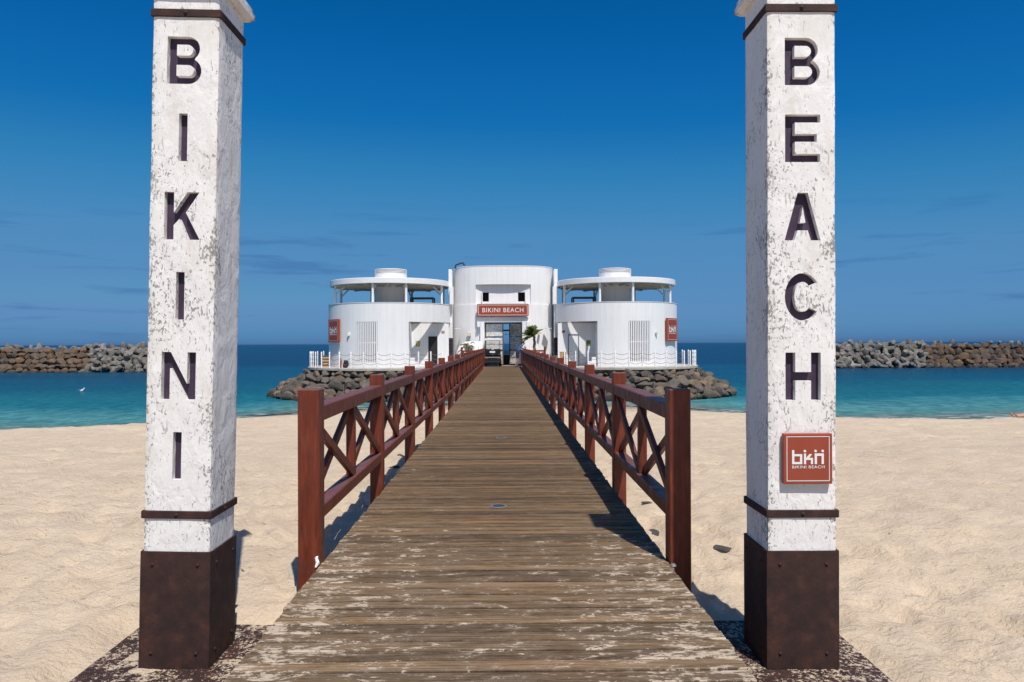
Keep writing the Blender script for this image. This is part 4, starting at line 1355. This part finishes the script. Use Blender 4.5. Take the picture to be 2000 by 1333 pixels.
def fence(s, label):
    CX = s * 8.03
    t = thing('rope_fence', label, 'fence', (CX, YC_, 0), 'rope fences round the promenade')
    def P(ph, z):
        return Vector((CX - s * 5.60 * math.sin(R(ph)), YC_ - 5.60 * math.cos(R(ph)), z))
    phs = [-128 + 9.1 * k for k in range(20)]
    for i, ph in enumerate(phs):
        c = P(ph, 0)
        b = MB(); b.tube([(c.x, c.y, -0.014), (c.x, c.y, 1.02), (c.x, c.y, 1.05)], [0.042, 0.042, 0.026], 10)
        b.build('post', M_WHITE, t, 40)
        if i < len(phs) - 1:
            for z in (0.93, 0.63, 0.33):
                a, c2 = P(ph, z), P(phs[i + 1], z)
                pts = []
                for k in range(9):
                    u = k / 8
                    p = a.lerp(c2, u); p.z -= 0.13 * 4 * u * (1 - u) * random.uniform(0.9, 1.1)
                    pts.append(p)
                b = MB(); b.tube(pts, 0.013, 5, False)
                b.build('rope', M_ROPE, t, 60)
    return t
fence(-1, 'white post fence with sagging ropes round the pavilion that has the fire extinguisher')
fence(1, 'white post fence with sagging ropes round the pavilion beside the palm')

def boulder_mesh(seed, name, mat, sub=3, sq=(1, 0.85, 0.72)):
    rr = random.Random(seed)
    bm = bmesh.new()
    bmesh.ops.create_icosphere(bm, subdivisions=sub, radius=1.0)
    planes = []
    for k in range(15):
        v = Vector((rr.gauss(0, 1), rr.gauss(0, 1), rr.gauss(0, 1))).normalized()
        planes.append((v, rr.uniform(0.52, 0.86)))
    for v in bm.verts:
        p = v.co.copy()
        for n_, d in planes:
            e_ = p.dot(n_) - d
            if e_ > 0:
                p -= n_ * e_ * 0.98
        p *= 1.24 + 0.07 * mnoise.noise(p * 1.7 + Vector((seed, 0, 0))) + 0.04 * mnoise.noise(p * 5 + Vector((0, seed, 0)))
        v.co = Vector((p.x * sq[0], p.y * sq[1], p.z * sq[2]))
    me = bpy.data.meshes.new(name); bm.to_mesh(me); bm.free()
    me.polygons.foreach_set('use_smooth', [True] * len(me.polygons))
    me.set_sharp_from_angle(angle=R(24))
    me.materials.append(mat)
    return me
BM = [boulder_mesh(i, 'boulder', M_ROCK) for i in range(12)]
def place(me, name, parent, loc, sc, rot):
    o = bpy.data.objects.new(name, me); COL.objects.link(o)
    o.parent = parent
    o.location = Vector(loc) - parent.location
    o.scale = sc if hasattr(sc, '__len__') else (sc, sc, sc)
    o.rotation_euler = rot
    return o
def mound(s, label):
    CX = s * 8.03
    t = thing('rock_mound', label, 'rocks', (CX, YC_, SEA), 'rock mounds under the promenade')
    rr = random.Random(5 + s)
    b = MB(); b.lathe([(5.2, -0.45), (5.9, -0.75), (7.7, -2.0), (8.4, -2.7)], (CX, YC_, 0), 64, 0)
    b.build('rubble_core', M_DARKSTONE, t)
    for r_, z, size in ((5.62, -0.48, 0.37), (6.25, -0.80, 0.39), (6.85, -1.15, 0.40), (7.42, -1.50, 0.41), (7.95, -1.85, 0.42)):
        ph = -122 + rr.uniform(0, 5)
        while ph < 96:
            sz = size * rr.uniform(0.62, 1.25)
            jr = r_ + rr.uniform(-0.14, 0.14)
            x = CX - s * jr * math.sin(R(ph)); yy = YC_ - jr * math.cos(R(ph))
            if s * x > -0.05 and not (yy > 50.4 and s * x < 6.4):
                place(rr.choice(BM), 'boulder', t, (x, yy, z + rr.uniform(-0.09, 0.09)), (sz * rr.uniform(0.9, 1.15), sz * rr.uniform(0.9, 1.1), sz * rr.uniform(0.85, 1.1)),
                      (rr.uniform(-0.35, 0.35), rr.uniform(-0.35, 0.35), rr.uniform(0, 6.3)))
            ph += 1.72 * sz / r_ * 57.3 * rr.uniform(0.92, 1.05)
    # fill towards the middle, under the boardwalk
    for yy, z in ((49.5, -0.62), (48.7, -1.05), (47.9, -1.5), (47.1, -1.9)):
        x = 0.35
        while x < 3.4:
            sz = 0.45 * rr.uniform(0.8, 1.2)
            place(rr.choice(BM), 'boulder', t, (s * x, yy + rr.uniform(-0.15, 0.15), z), sz, (rr.uniform(-0.3, 0.3), rr.uniform(-0.3, 0.3), rr.uniform(0, 6.3)))
            x += 1.65 * sz
    return t
mound(-1, 'mound of grey and brown boulders under the pavilion that has the fire extinguisher')
mound(1, 'mound of grey and brown boulders under the pavilion beside the palm')

# ------------------------------------------------------------------ breakwaters
FB = [boulder_mesh(40 + i, 'boulder', M_ROCKFAR, 2, (1.15, 0.9, 0.66)) for i in range(10)]
M_ROCKDARK = mat_stone('dark_breakwater_stone', [(0.06, 0.05, 0.045), (0.12, 0.075, 0.042), (0.075, 0.062, 0.055), (0.14, 0.085, 0.042), (0.05, 0.048, 0.048)], 1.6)
FB2 = [boulder_mesh(60 + i, 'boulder', M_ROCKDARK, 2, (1.1, 0.9, 0.7)) for i in range(10)]
def tetra_mesh(seed):
    rr = random.Random(seed)
    b = MB()
    dirs = [Vector((0, 0, 1)), Vector((0.943, 0, -0.333)), Vector((-0.471, 0.816, -0.333)), Vector((-0.471, -0.816, -0.333))]
    for d in dirs:
        b.tube([(0, 0, 0), d * 0.35, d * 1.0, d * 1.04], [0.44, 0.42, 0.31, 0.27], 6)
    return b.mesh('tetrapod', M_TETRA, 45)
TM = [tetra_mesh(i) for i in range(2)]
def breakwater(label, x_end, x_rock, x_far, yb, seed, FB=FB):
    """tetrapods from x_end to x_rock, boulders from x_rock to x_far"""
    rr = random.Random(seed)
    t = thing('breakwater', label, 'breakwater', ((x_end + x_far) / 2, yb, SEA), 'breakwaters of the bay')
    lo, hi = sorted((x_end, x_far))
    b = MB()
    b.prism([(0.3, SEA - 2), (0.9, -1.9), (3.0, 0.75), (7.0, 0.75), (12.0, SEA - 2)], lambda u, v, w: (w, yb + u, v), lo + 3.5, hi - 3.5)
    b.build('rubble_core', M_DARKSTONE, t)
    sgn = 1 if x_far > x_end else -1
    for k, (dy, z) in enumerate(((0.0, -2.0), (0.65, -1.35), (1.3, -0.65), (1.95, 0.05), (2.6, 0.72))):
        x = x_rock + rr.uniform(-0.5, 0.5) - sgn * (4 - k) * rr.uniform(0.0, 0.55)
        while sgn * (x_far - x) > 0:
            w = rr.uniform(0.36, 0.70)
            place(rr.choice(FB), 'boulder', t, (x + sgn * w * 0.5, yb + dy + rr.uniform(-0.12, 0.12), z + rr.uniform(-0.1, 0.1)), (w, 0.75, rr.uniform(0.66, 0.84)),
                  (rr.uniform(-0.25, 0.25), rr.uniform(-0.2, 0.2), rr.choice((0, math.pi)) + rr.uniform(-0.3, 0.3)))
            x += sgn * w * 1.85
    # concrete tetrapods
    for k, (dy, z) in enumerate(((-0.5, -1.85), (0.1, -1.1), (0.8, -0.35), (1.5, 0.35), (2.3, 0.98))):
        x = x_end + rr.uniform(-0.4, 0.4)
        lim = x_rock - sgn * (4 - k) * 0.35 + sgn * rr.uniform(0, 1.2)
        while sgn * (lim - x) > 0:
            place(rr.choice(TM), 'tetrapod', t, (x, yb + dy + rr.uniform(-0.3, 0.3), z + rr.uniform(-0.15, 0.15)), rr.uniform(0.85, 1.1), (rr.uniform(0, 6.3), rr.uniform(0, 6.3), rr.uniform(0, 6.3)))
            x += sgn * rr.uniform(1.05, 1.6)
    x = x_rock
    while sgn * (x_far - x) > 0:          # seaward armour showing over the crest
        place(rr.choice(TM), 'tetrapod', t, (x, yb + 4.6 + rr.uniform(-0.3, 0.3), 1.02 + rr.uniform(-0.2, 0.15)), rr.uniform(0.65, 0.9), (rr.uniform(0, 6.3), rr.uniform(0, 6.3), rr.uniform(0, 6.3)))
        x += sgn * rr.uniform(0.9, 1.7)
    return t
breakwater('breakwater of mostly brown boulders with pale tetrapods at its head, beyond the BIKINI pillar', -40.0, -55.0, -76, 100.0, 3)
breakwater('breakwater of dark boulders with many pale tetrapods, beyond the BEACH pillar', 37.0, 58.0, 84, 104.0, 4, FB2)

# ------------------------------------------------------------------ golf cart
def golf_cart(x, y):
    t = thing('golf_cart', 'black golf cart with a white roof parked at the gate, seen from behind', 'golf cart', (x, y, 0)); t['_local'] = 1
    def prof(name, pts, hw, mat, bv=0.02):
        b = MB(); b.prism(pts, lambda u, v, w: (w, u, v), -hw, hw); return link(name, bevel(b.mesh(name, mat), bv), t)
    prof('body', [(0.05, 0.28), (0.05, 0.62), (0.25, 0.70), (0.85, 0.68), (0.9, 0.36), (1.45, 0.36), (1.55, 0.75), (1.75, 0.82), (2.2, 0.68), (2.25, 0.32)], 0.56, M_BLACK, 0.03)
    prof('rear_bumper', [(-0.04, 0.22), (-0.04, 0.36), (0.04, 0.36), (0.04, 0.22)], 0.50, M_BLACK)
    for s in (-1, 1):
        b = MB(); b.box(s * 0.29 - 0.25, s * 0.29 + 0.25, 0.40, 0.88, 0.70, 0.82); link('seat', bevel(b.mesh('seat', M_BLACK), 0.04, 2), t)
        b = MB(); b.box(s * 0.29 - 0.25, s * 0.29 + 0.25, 0.30, 0.40, 0.84, 1.18); link('seat_back', bevel(b.mesh('seat_back', M_BLACK), 0.045, 2), t)
        for yy, r_, top in ((0.22, 0.02, 1.75), (1.72, 0.018, 1.75)):
            b = MB(); b.tube([(s * 0.50, yy, 0.66), (s * 0.48, yy + (0.0 if yy < 1 else -0.14), top)], r_, 8); link('roof_strut', b.mesh('roof_strut', M_BLACK if yy < 1 else M_WHITE, 40), t)
        for yy in (0.36, 1.90):
            w = MB(); w.lathe([(0.13, -0.09), (0.20, -0.09), (0.228, -0.06), (0.228, 0.06), (0.20, 0.09), (0.13, 0.09)], (0, 0, 0), 22)
            wh = link('wheel', w.mesh('wheel', M_TYRE, 40), t); wh.location = (s * 0.51, yy, 0.228); wh.rotation_euler = (0, R(90), 0)
            w = MB(); w.lathe([(0.0, -0.05), (0.13, -0.07), (0.13, 0.07), (0.0, 0.05)], (0, 0, 0), 16)
            ri = link('rim', w.mesh('rim', M_METAL, 40)); ri.parent = wh
        b = MB(); b.box(s * 0.40 - 0.07, s * 0.40 + 0.07, 0.035, 0.055, 0.50, 0.57); link('tail_light', b.mesh('tail_light', M_REDCAN), t)
    b = MB(); b.box(-0.56, 0.56, 0.08, 1.78, 1.74, 1.90); link('roof', bevel(b.mesh('roof', M_CANVAS), 0.03, 2), t)
    b = MB(); b.box(-0.2, 0.16, 0.275, 0.296, 0.92, 1.04); link('white_card', b.mesh('white_card', M_WHITE), t)
    b = MB(); b.tube([(-0.28 + 0.17 * math.cos(a * math.pi / 8), 1.22 + 0.06 * math.sin(a * math.pi / 8), 1.10 + 0.16 * math.sin(a * math.pi / 8)) for a in range(17)], 0.014, 6, False)
    b.tube([(-0.28, 1.22, 1.10), (-0.28, 1.50, 0.72)], 0.018, 6); b.beam((-0.44, 1.22, 1.10), (-0.12, 1.22, 1.10), 0.03, 0.02)
    link('steering_wheel', b.mesh('steering_wheel', M_BLACK, 40), t)
    b = MB(); b.box(-0.5, 0.5, 1.70, 1.715, 0.86, 1.78); 
    return t
golf_cart(-0.72, 51.15)

# ------------------------------------------------------------------ people
def figure(name, label, J, E, zones, mats, hair=None, loc=(0, 0, 0), rotz=0.0):
    """J: joint -> (pos, radius); E: edges; zones: list of (joint a, joint b, material index)"""
    names = list(J)
    me = bpy.data.meshes.new(name)
    me.from_pydata([J[k][0] for k in names], [(names.index(a), names.index(c)) for a, c in E], [])
    o = bpy.data.objects.new(name, me); COL.objects.link(o)
    sk = o.modifiers.new('skin', 'SKIN'); sk.use_smooth_shade = True
    for i, k in enumerate(names):
        r_ = J[k][1]
        me.skin_vertices[0].data[i].radius = (r_, r_) if not hasattr(r_, '__len__') else r_
        me.skin_vertices[0].data[i].use_root = (k == 'pelvis')
    sb_ = o.modifiers.new('sub', 'SUBSURF'); sb_.levels = 2; sb_.render_levels = 2
    dg = bpy.context.evaluated_depsgraph_get(); dg.update()
    nm = bpy.data.meshes.new_from_object(o.evaluated_get(dg))
    o.modifiers.clear(); o.data = nm
    nm.materials.clear()
    for m_ in mats:
        nm.materials.append(m_)
    segs = [(Vector(J[a][0]), Vector(J[c][0]), mi) for a, c, mi in zones]
    for p in nm.polygons:
        best = None
        for a, c, mi in segs:
            ab = c - a
            u = max(0, min(1, (p.center - a).dot(ab) / max(ab.length_squared, 1e-9)))
            dd = (p.center - (a + ab * u)).length
            if best is None or dd < best[0]:
                best = (dd, mi)
        p.material_index = best[1]
        p.use_smooth = True
    o.location = loc; o.rotation_euler = (0, 0, rotz)
    tag(o, label, 'person')
    return o
# man bending over the rail (facing +X, forearms on it)
J = {'pelvis': ((0.0, 0, 0.93), 0.135), 'waist': ((0.06, 0, 1.06), 0.125), 'chest': ((0.20, 0, 1.27), 0.150), 'neck0': ((0.32, 0, 1.42), 0.07), 'neck': ((0.38, 0, 1.47), 0.052),
     'head0': ((0.42, 0, 1.54), 0.082), 'head': ((0.45, 0, 1.63), 0.090), 'nose': ((0.545, 0, 1.575), 0.016),
     'shL': ((0.27, 0.17, 1.38), 0.062), 'elL': ((0.24, 0.24, 1.14), 0.044), 'wrL': ((0.40, 0.16, 1.125), 0.032), 'haL': ((0.46, 0.13, 1.125), 0.034),
     'shR': ((0.27, -0.17, 1.38), 0.062), 'elR': ((0.24, -0.24, 1.14), 0.044), 'wrR': ((0.40, -0.16, 1.125), 0.032), 'haR': ((0.46, -0.13, 1.125), 0.034),
     'hipL': ((0.0, 0.10, 0.86), 0.105), 'knL': ((0.05, 0.11, 0.48), 0.062), 'anL': ((-0.02, 0.11, 0.09), 0.040), 'toL': ((0.15, 0.12, 0.035), 0.033),
     'hipR': ((0.0, -0.10, 0.86), 0.105), 'knR': ((0.01, -0.11, 0.48), 0.062), 'anR': ((-0.12, -0.11, 0.09), 0.040), 'toR': ((0.05, -0.12, 0.035), 0.033)}
E = [('pelvis', 'waist'), ('waist', 'chest'), ('chest', 'neck0'), ('neck0', 'neck'), ('neck', 'head0'), ('head0', 'head'), ('head0', 'nose')]
for s in 'LR':
    E += [('chest', 'sh' + s), ('sh' + s, 'el' + s), ('el' + s, 'wr' + s), ('wr' + s, 'ha' + s), ('pelvis', 'hip' + s), ('hip' + s, 'kn' + s), ('kn' + s, 'an' + s), ('an' + s, 'to' + s)]
    sy = 1 if s == 'L' else -1
    hx = Vector(J['ha' + s][0])
    for q_, (dx, dy) in enumerate(((0.075, -0.03), (0.085, -0.012), (0.082, 0.008), (0.068, 0.026), (0.02, -0.055))):
        J['f%d%s' % (q_, s)] = ((hx.x + dx, hx.y + dy * sy, hx.z - 0.012), 0.009)
        E.append(('ha' + s, 'f%d%s' % (q_, s)))
Z = [('pelvis', 'waist', 2), ('waist', 'chest', 1), ('chest', 'neck0', 1), ('neck', 'head', 0), ('head0', 'nose', 0)]
J['slv_L'] = ((0.252, 0.215, 1.24), 0.05); J['slv_R'] = ((0.252, -0.215, 1.24), 0.05)
J['hem_L'] = ((0.035, 0.108, 0.58), 0.06); J['hem_R'] = ((0.008, -0.108, 0.58), 0.06)
zJ = dict(J)
for s in 'LR':
    Z += [('chest', 'sh' + s, 1), ('sh' + s, 'slv_' + s, 1), ('slv_' + s, 'el' + s, 0), ('el' + s, 'ha' + s, 0), ('hip' + s, 'hem_' + s, 2), ('hem_' + s, 'an' + s, 0), ('an' + s, 'to' + s, 3)]
    E.append(('pelvis', 'hip' + s)) if False else None
Jm = {k: v for k, v in J.items() if not k.startswith(('slv', 'hem'))}
class _J(dict): pass
def figure2(name, label, Jall, E, Z, mats, loc, rotz):
    global J
    keep = Jall
    body = {k: v for k, v in Jall.items() if not k.startswith(('slv', 'hem'))}
    names = list(body)
    o = figure(name, label, body, E, [(a, c, m_) for a, c, m_ in Z if a in body and c in body], mats, None, loc, rotz)
    segs = [(Vector(keep[a][0]), Vector(keep[c][0]), mi) for a, c, mi in Z]
    for p in o.data.polygons:
        best = None
        for a, c, mi in segs:
            ab = c - a
            u = max(0, min(1, (p.center - a).dot(ab) / max(ab.length_squared, 1e-9)))
            dd = (p.center - (a + ab * u)).length
            if best is None or dd < best[0]:
                best = (dd, mi)
        p.material_index = best[1]
    return o
PX_, PY_ = 0.90, 49.35
man = figure2('person', 'person in a blue shirt and navy shorts bending over the railing', J, E, Z, [M_SKIN, M_BLUE, M_NAVY, M_SHOE], (PX_, PY_, 0.002), 0)
b = MB()
bmh = bmesh.new(); bmesh.ops.create_icosphere(bmh, subdivisions=3, radius=0.1)
for v in bmh.verts:
    v.co = Vector((v.co.x * 1.0, v.co.y * 0.95, v.co.z * 1.05))
    if v.co.x > 0.045 and v.co.z < 0.055:
        v.co.x = 0.045
    if v.co.z < -0.05:
        v.co *= 0.85
    v.co += Vector((0.432, 0, 1.632)) 
hm = bpy.data.meshes.new('hair'); bmh.to_mesh(hm); bmh.free(); hm.materials.append(M_HAIR)
hm.polygons.foreach_set('use_smooth', [True] * len(hm.polygons))
ho = bpy.data.objects.new('hair', hm); COL.objects.link(ho); ho.parent = man
# sunbather lying on the crest of the beach, feet towards the boardwalk
J2 = {'pelvis': ((0.90, 0, 0.12), 0.13), 'waist': ((1.08, 0, 0.125), 0.115), 'chest': ((1.32, 0, 0.13), 0.145), 'neck': ((1.52, 0, 0.14), 0.055), 'head': ((1.70, 0, 0.15), 0.092),
      'shL': ((1.43, 0.18, 0.12), 0.06), 'elL': ((1.18, 0.28, 0.08), 0.042), 'wrL': ((0.95, 0.27, 0.06), 0.03), 'shR': ((1.43, -0.18, 0.12), 0.06), 'elR': ((1.18, -0.28, 0.08), 0.042), 'wrR': ((0.95, -0.27, 0.06), 0.03),
      'hipL': ((0.84, 0.10, 0.12), 0.10), 'knL': ((0.46, 0.12, 0.11), 0.06), 'anL': ((0.07, 0.12, 0.07), 0.04), 'toL': ((0.0, 0.13, 0.20), 0.03),
      'hipR': ((0.84, -0.10, 0.12), 0.10), 'knR': ((0.46, -0.12, 0.11), 0.06), 'anR': ((0.07, -0.12, 0.07), 0.04), 'toR': ((0.0, -0.13, 0.19), 0.03)}
E2 = [('pelvis', 'waist'), ('waist', 'chest'), ('chest', 'neck'), ('neck', 'head')]
Z2 = [('pelvis', 'pelvis', 1), ('waist', 'chest', 0), ('neck', 'head', 0)]
for s in 'LR':
    E2 += [('chest', 'sh' + s), ('sh' + s, 'el' + s), ('el' + s, 'wr' + s), ('pelvis', 'hip' + s), ('hip' + s, 'kn' + s), ('kn' + s, 'an' + s), ('an' + s, 'to' + s)]
    Z2 += [('sh' + s, 'wr' + s, 0), ('hip' + s, 'hip' + s, 1), ('kn' + s, 'to' + s, 0)]
    hx = Vector(J2['wr' + s][0])
    for q_ in range(5):
        J2['f%d%s' % (q_, s)] = ((hx.x - 0.13 + 0.01 * abs(q_ - 2), hx.y + 0.022 * (q_ - 2), hx.z - 0.02), 0.009)
        E2.append(('wr' + s, 'f%d%s' % (q_, s)))
p = px(1984, 809, 27.0)
figure('person', 'person lying on the far sand by the water, bare feet showing', J2, E2, Z2, [M_SKIN, M_SWIM], None, (p.x, 27.0, gz(p.x + 0.5, 27.0) + 0.0), 0)

# ------------------------------------------------------------------ palms
def frond(b, base, d, length, droop, width, rr, mi=0, leaf=15):
    d = Vector(d).normalized()
    side = d.cross(Vector((0, 0, 1)))
    side = side.normalized() if side.length > 0.05 else Vector((1, 0, 0))
    pts = []
    for k in range(9):
        u = k / 8
        pts.append(Vector(base) + d * length * u + Vector((0, 0, -droop * u * u * length)))
    b.tube(pts, [0.018 * (1 - 0.8 * k / 8) + 0.003 for k in range(9)], 4, False, mi)
    for k in range(leaf):
        u = 0.22 + 0.78 * k / (leaf - 1)
        i = min(7, int(u * 8)); p = pts[i].lerp(pts[i + 1], u * 8 - i)
        t_ = (pts[i + 1] - pts[i]).normalized()
        for s in (-1, 1):
            L = width * (1 - 0.55 * abs(u - 0.5) * 2) * rr.uniform(0.85, 1.1)
            q_ = p + (side * s * 0.75 + t_ * 0.8 + Vector((0, 0, rr.uniform(-0.35, 0.1)))).normalized() * L
            w_ = t_ * 0.032
            mid = p.lerp(q_, 0.5) + Vector((0, 0, 0.02))
            b.add([p - w_, p + w_, mid + w_ * 1.3, q_, mid - w_ * 1.3], [(0, 1, 2, 4), (4, 2, 3)], mi)
def palm(x, y, h, label, n, mat, wind, length, droop, name='palm_tree', seed=3):
    rr = random.Random(seed)
    t = thing(name, label, 'palm', (x, y, -0.02)); t['_local'] = 1
    b = MB()
    zs_ = [h * k / 26 for k in range(27)]
    b.tube([(0.02 * math.sin(k), 0, z) for k, z in enumerate(zs_)], [(0.12 if k % 2 else 0.095) * (1.15 - 0.35 * k / 26) for k in range(27)], 10)
    link('trunk', b.mesh('trunk', M_TRUNK), t)
    for k in range(n):
        b = MB()
        a = 2 * math.pi * k / n + rr.uniform(-0.2, 0.2)
        el = rr.choice((0.15, 0.45, 0.8, 1.1)) + rr.uniform(-0.15, 0.15)
        d = Vector((math.cos(a) * math.cos(el), math.sin(a) * math.cos(el), math.sin(el))) + Vector(wind)
        frond(b, (0, 0, h - 0.03), d, length * rr.uniform(0.8, 1.1), droop * rr.uniform(0.7, 1.3), 0.36 * length, rr)
        link('frond', b.mesh('frond', mat), t)
    return t
palm(2.12, 51.6, 2.05, 'small green palm bent by the wind beside the leaning man', 34, M_LEAF, (-0.6, 0, 0.15), 1.0, 0.35)
palm(-2.45, 51.8, 1.35, 'small dry palm with a few drooping fronds beside the hooped canopy', 7, M_DRYLEAF, (-0.1, 0, 0.0), 0.85, 0.7, 'dry_palm', 8)

# hooped canopy by the gate
t = thing('hooped_canopy', 'white fabric canopy stretched over hoops beside the gate', 'canopy', (-2.35, 52.6, 0)); t['_local'] = 1
b = MB()
n, m_ = 16, 14
v, f = [], []
for i in range(n + 1):
    u = i / n
    x = -1.0 + 1.95 * u
    k = math.sqrt(max(0.0, 1 - (1 - min(1, u / 0.45)) ** 2)) if u < 0.45 else 1.0
    k = max(k, 0.06)
    for j in range(m_ + 1):
        a = math.pi * j / m_
        v.append((x, -0.62 * k * math.cos(a), 0.02 + 1.68 * k ** 0.7 * math.sin(a) ** 0.75))
for i in range(n):
    for j in range(m_):
        f.append((i * (m_ + 1) + j, i * (m_ + 1) + j + 1, (i + 1) * (m_ + 1) + j + 1, (i + 1) * (m_ + 1) + j))
b.add(v, f)
link('fabric', b.mesh('fabric', M_CANVAS, 40), t)
for x in (-0.1, 0.15, 0.4, 0.65, 0.9):
    b = MB(); b.tube([(x, -0.63 * math.cos(math.pi * j / 14), 0.02 + 1.695 * math.sin(math.pi * j / 14) ** 0.75) for j in range(15)], 0.014, 5, False)
    link('hoop', b.mesh('hoop', M_METAL), t)

# ------------------------------------------------------------------ small things on the promenade and terraces
def crate(x, y):
    t = thing('pine_crate', 'tall pale pine crate standing by the rope fence', 'crate', (x, y, -0.015)); t['_local'] = 1
    for k in range(4):
        b = MB(); b.box(-0.21 + 0.105 * k + 0.003, -0.21 + 0.105 * (k + 1) - 0.003, -0.2, -0.18, 0.03, 0.97); link('plank', b.mesh('plank', M_CRATE), t)
    b = MB(); b.box(-0.205, 0.205, -0.178, 0.2, 0.0, 0.965); link('box', b.mesh('box', M_CRATE), t)
    b = MB(); b.box(-0.24, 0.24, -0.22, 0.22, 0.972, 1.0); link('lid', b.mesh('lid', M_CRATE), t)
    for z in (0.1, 0.5, 0.85):
        b = MB(); b.box(-0.215, 0.215, -0.215, -0.2015, z, z + 0.08); link('batten', b.mesh('batten', M_CRATE), t)
crate(4.0, 50.75)
t = thing('fire_extinguisher', 'red fire extinguisher standing on the promenade by the pavilion wall', 'extinguisher', (-10.75, 50.05, -0.015)); t['_local'] = 1
b = MB(); b.lathe([(0.0, 0.0), (0.085, 0.0), (0.09, 0.02), (0.09, 0.46), (0.06, 0.54), (0.03, 0.56), (0.0, 0.56)], (0, 0, 0), 16); link('cylinder', b.mesh('cylinder', M_REDCAN, 40), t)
b = MB(); b.lathe([(0.03, 0.561), (0.03, 0.63), (0.0, 0.63)], (0, 0, 0), 10); b.beam((0, -0.02, 0.64), (0.12, -0.02, 0.66), 0.03, 0.02); link('valve', b.mesh('valve', M_BLACK), t)
b = MB(); b.tube([(0.03, 0, 0.6), (0.11, 0, 0.5), (0.12, 0, 0.25)], 0.012, 6); link('hose', b.mesh('hose', M_BLACK), t)
bag = boulder_mesh(77, 'black_bag', M_BLACK, 3, (0.24, 0.2, 0.26))
o = link('black_bag', bag, None, (-10.35, 49.95, 0.20)); tag(o, 'lumpy black bag beside the fire extinguisher', 'bag')
t = thing('plank_stack', 'stack of brown timber offcuts behind the rope fence', 'timber', (-12.0, 51.3, -0.015)); t['_local'] = 1
for k in range(8):
    b = MB(); b.box(-0.28 + random.uniform(-.04, .04), 0.28 + random.uniform(-.04, .04), -0.1, 0.1, k * 0.1 + 0.002, k * 0.1 + 0.095); link('timber', b.mesh('timber', M_BATTEN if k % 2 else M_CRATE), t)
# shade frames on the terraces
for s, lab in ((-1, 'grey metal shade frame on the terrace of the pavilion that has the fire extinguisher'), (1, 'grey metal shade frame on the terrace of the pavilion beside the palm')):
    t = thing('shade_frame', lab, 'frame', (s * 5.9, 55.6, 3.10)); t['_local'] = 1
    for x in (-0.8, 0.8):
        for yy in (-0.7, 0.7):
            b = MB(); b.box(x - 0.05, x + 0.05, yy - 0.05, yy + 0.05, 0, 1.74); link('leg', b.mesh('leg', M_GREYF), t)
    b = MB()
    b.box(-0.85, 0.85, -0.75, -0.65, 1.742, 1.82); b.box(-0.85, 0.85, 0.65, 0.75, 1.742, 1.82); b.box(-0.85, -0.75, -0.648, 0.648, 1.742, 1.82); b.box(0.75, 0.85, -0.648, 0.648, 1.742, 1.82)
    link('top_frame', b.mesh('top_frame', M_GREYF), t)
    b = MB(); b.box(-0.75, 0.75, -0.65, 0.65, 0.3, 0.5); link('daybed', bevel(b.mesh('daybed', M_CANVAS), 0.04), t)

# ------------------------------------------------------------------ stones and litter in the sand
spots = [(1262, 990, -0.24, 0.085, 'small dark stone in the sand close to the boardwalk planks'),
         (1275, 1040, -0.22, 0.12, 'pointed dark stone lying half under the boardwalk edge'),
         (1407, 1067, -0.24, 0.15, 'flat rippled dark grey stone in the sand between railing and BEACH pillar'),
         (768, 912, -0.35, 0.16, 'dark stone by the boardwalk, wider than its neighbour'),
         (782, 893, -0.37, 0.11, 'dark stone by the boardwalk, narrower than its neighbour')]
for i, (u, v, z, r_, lab) in enumerate(spots):
    hor = 671.3 - 0.0039 * (u - 1000)
    d = (1.55 - z) * F_PX / (v - hor)
    x = (u - 985) * d / F_PX + 0.07
    r_ *= 0.62
    me = boulder_mesh(90 + i, 'stone', M_DARKSTONE, 3, (r_ * 1.2, r_ * 0.7, r_ * 0.28))
    o = link('stone', me, None, (x, d, gz(x, d) + r_ * 0.06)); o.rotation_euler = (0.1, 0.05, i * 1.3)
    tag(o, lab, 'stone')
# white sea bird on the water
bp = px(163, 761, 58.5)
t = thing('sea_bird', 'white sea bird floating on the water beyond the sand', 'bird', (bp.x, 58.5, SEA)); t['_local'] = 1
b = MB(); b.tube([(-0.24, 0, 0.10), (-0.12, 0, 0.06), (0.05, 0, 0.06), (0.17, 0, 0.12), (0.20, 0, 0.20), (0.24, 0, 0.24), (0.29, 0, 0.235)], [0.015, 0.075, 0.10, 0.06, 0.04, 0.045, 0.012], 10)
link('body', b.mesh('body', M_FEATHER, 60), t)
b = MB(); b.tube([(0.28, 0, 0.237), (0.345, 0, 0.225)], [0.012, 0.003], 6); link('beak', b.mesh('beak', M_CRATE), t)
for s in (-1, 1):
    b = MB(); b.tube([(0.06, s * 0.07, 0.12), (-0.1, s * 0.08, 0.12), (-0.27, s * 0.04, 0.13)], [0.03, 0.04, 0.006], 6); link('wing', b.mesh('wing', M_METAL, 60), t)

for o in bpy.data.objects:
    if '_local' in o:
        del o['_local']
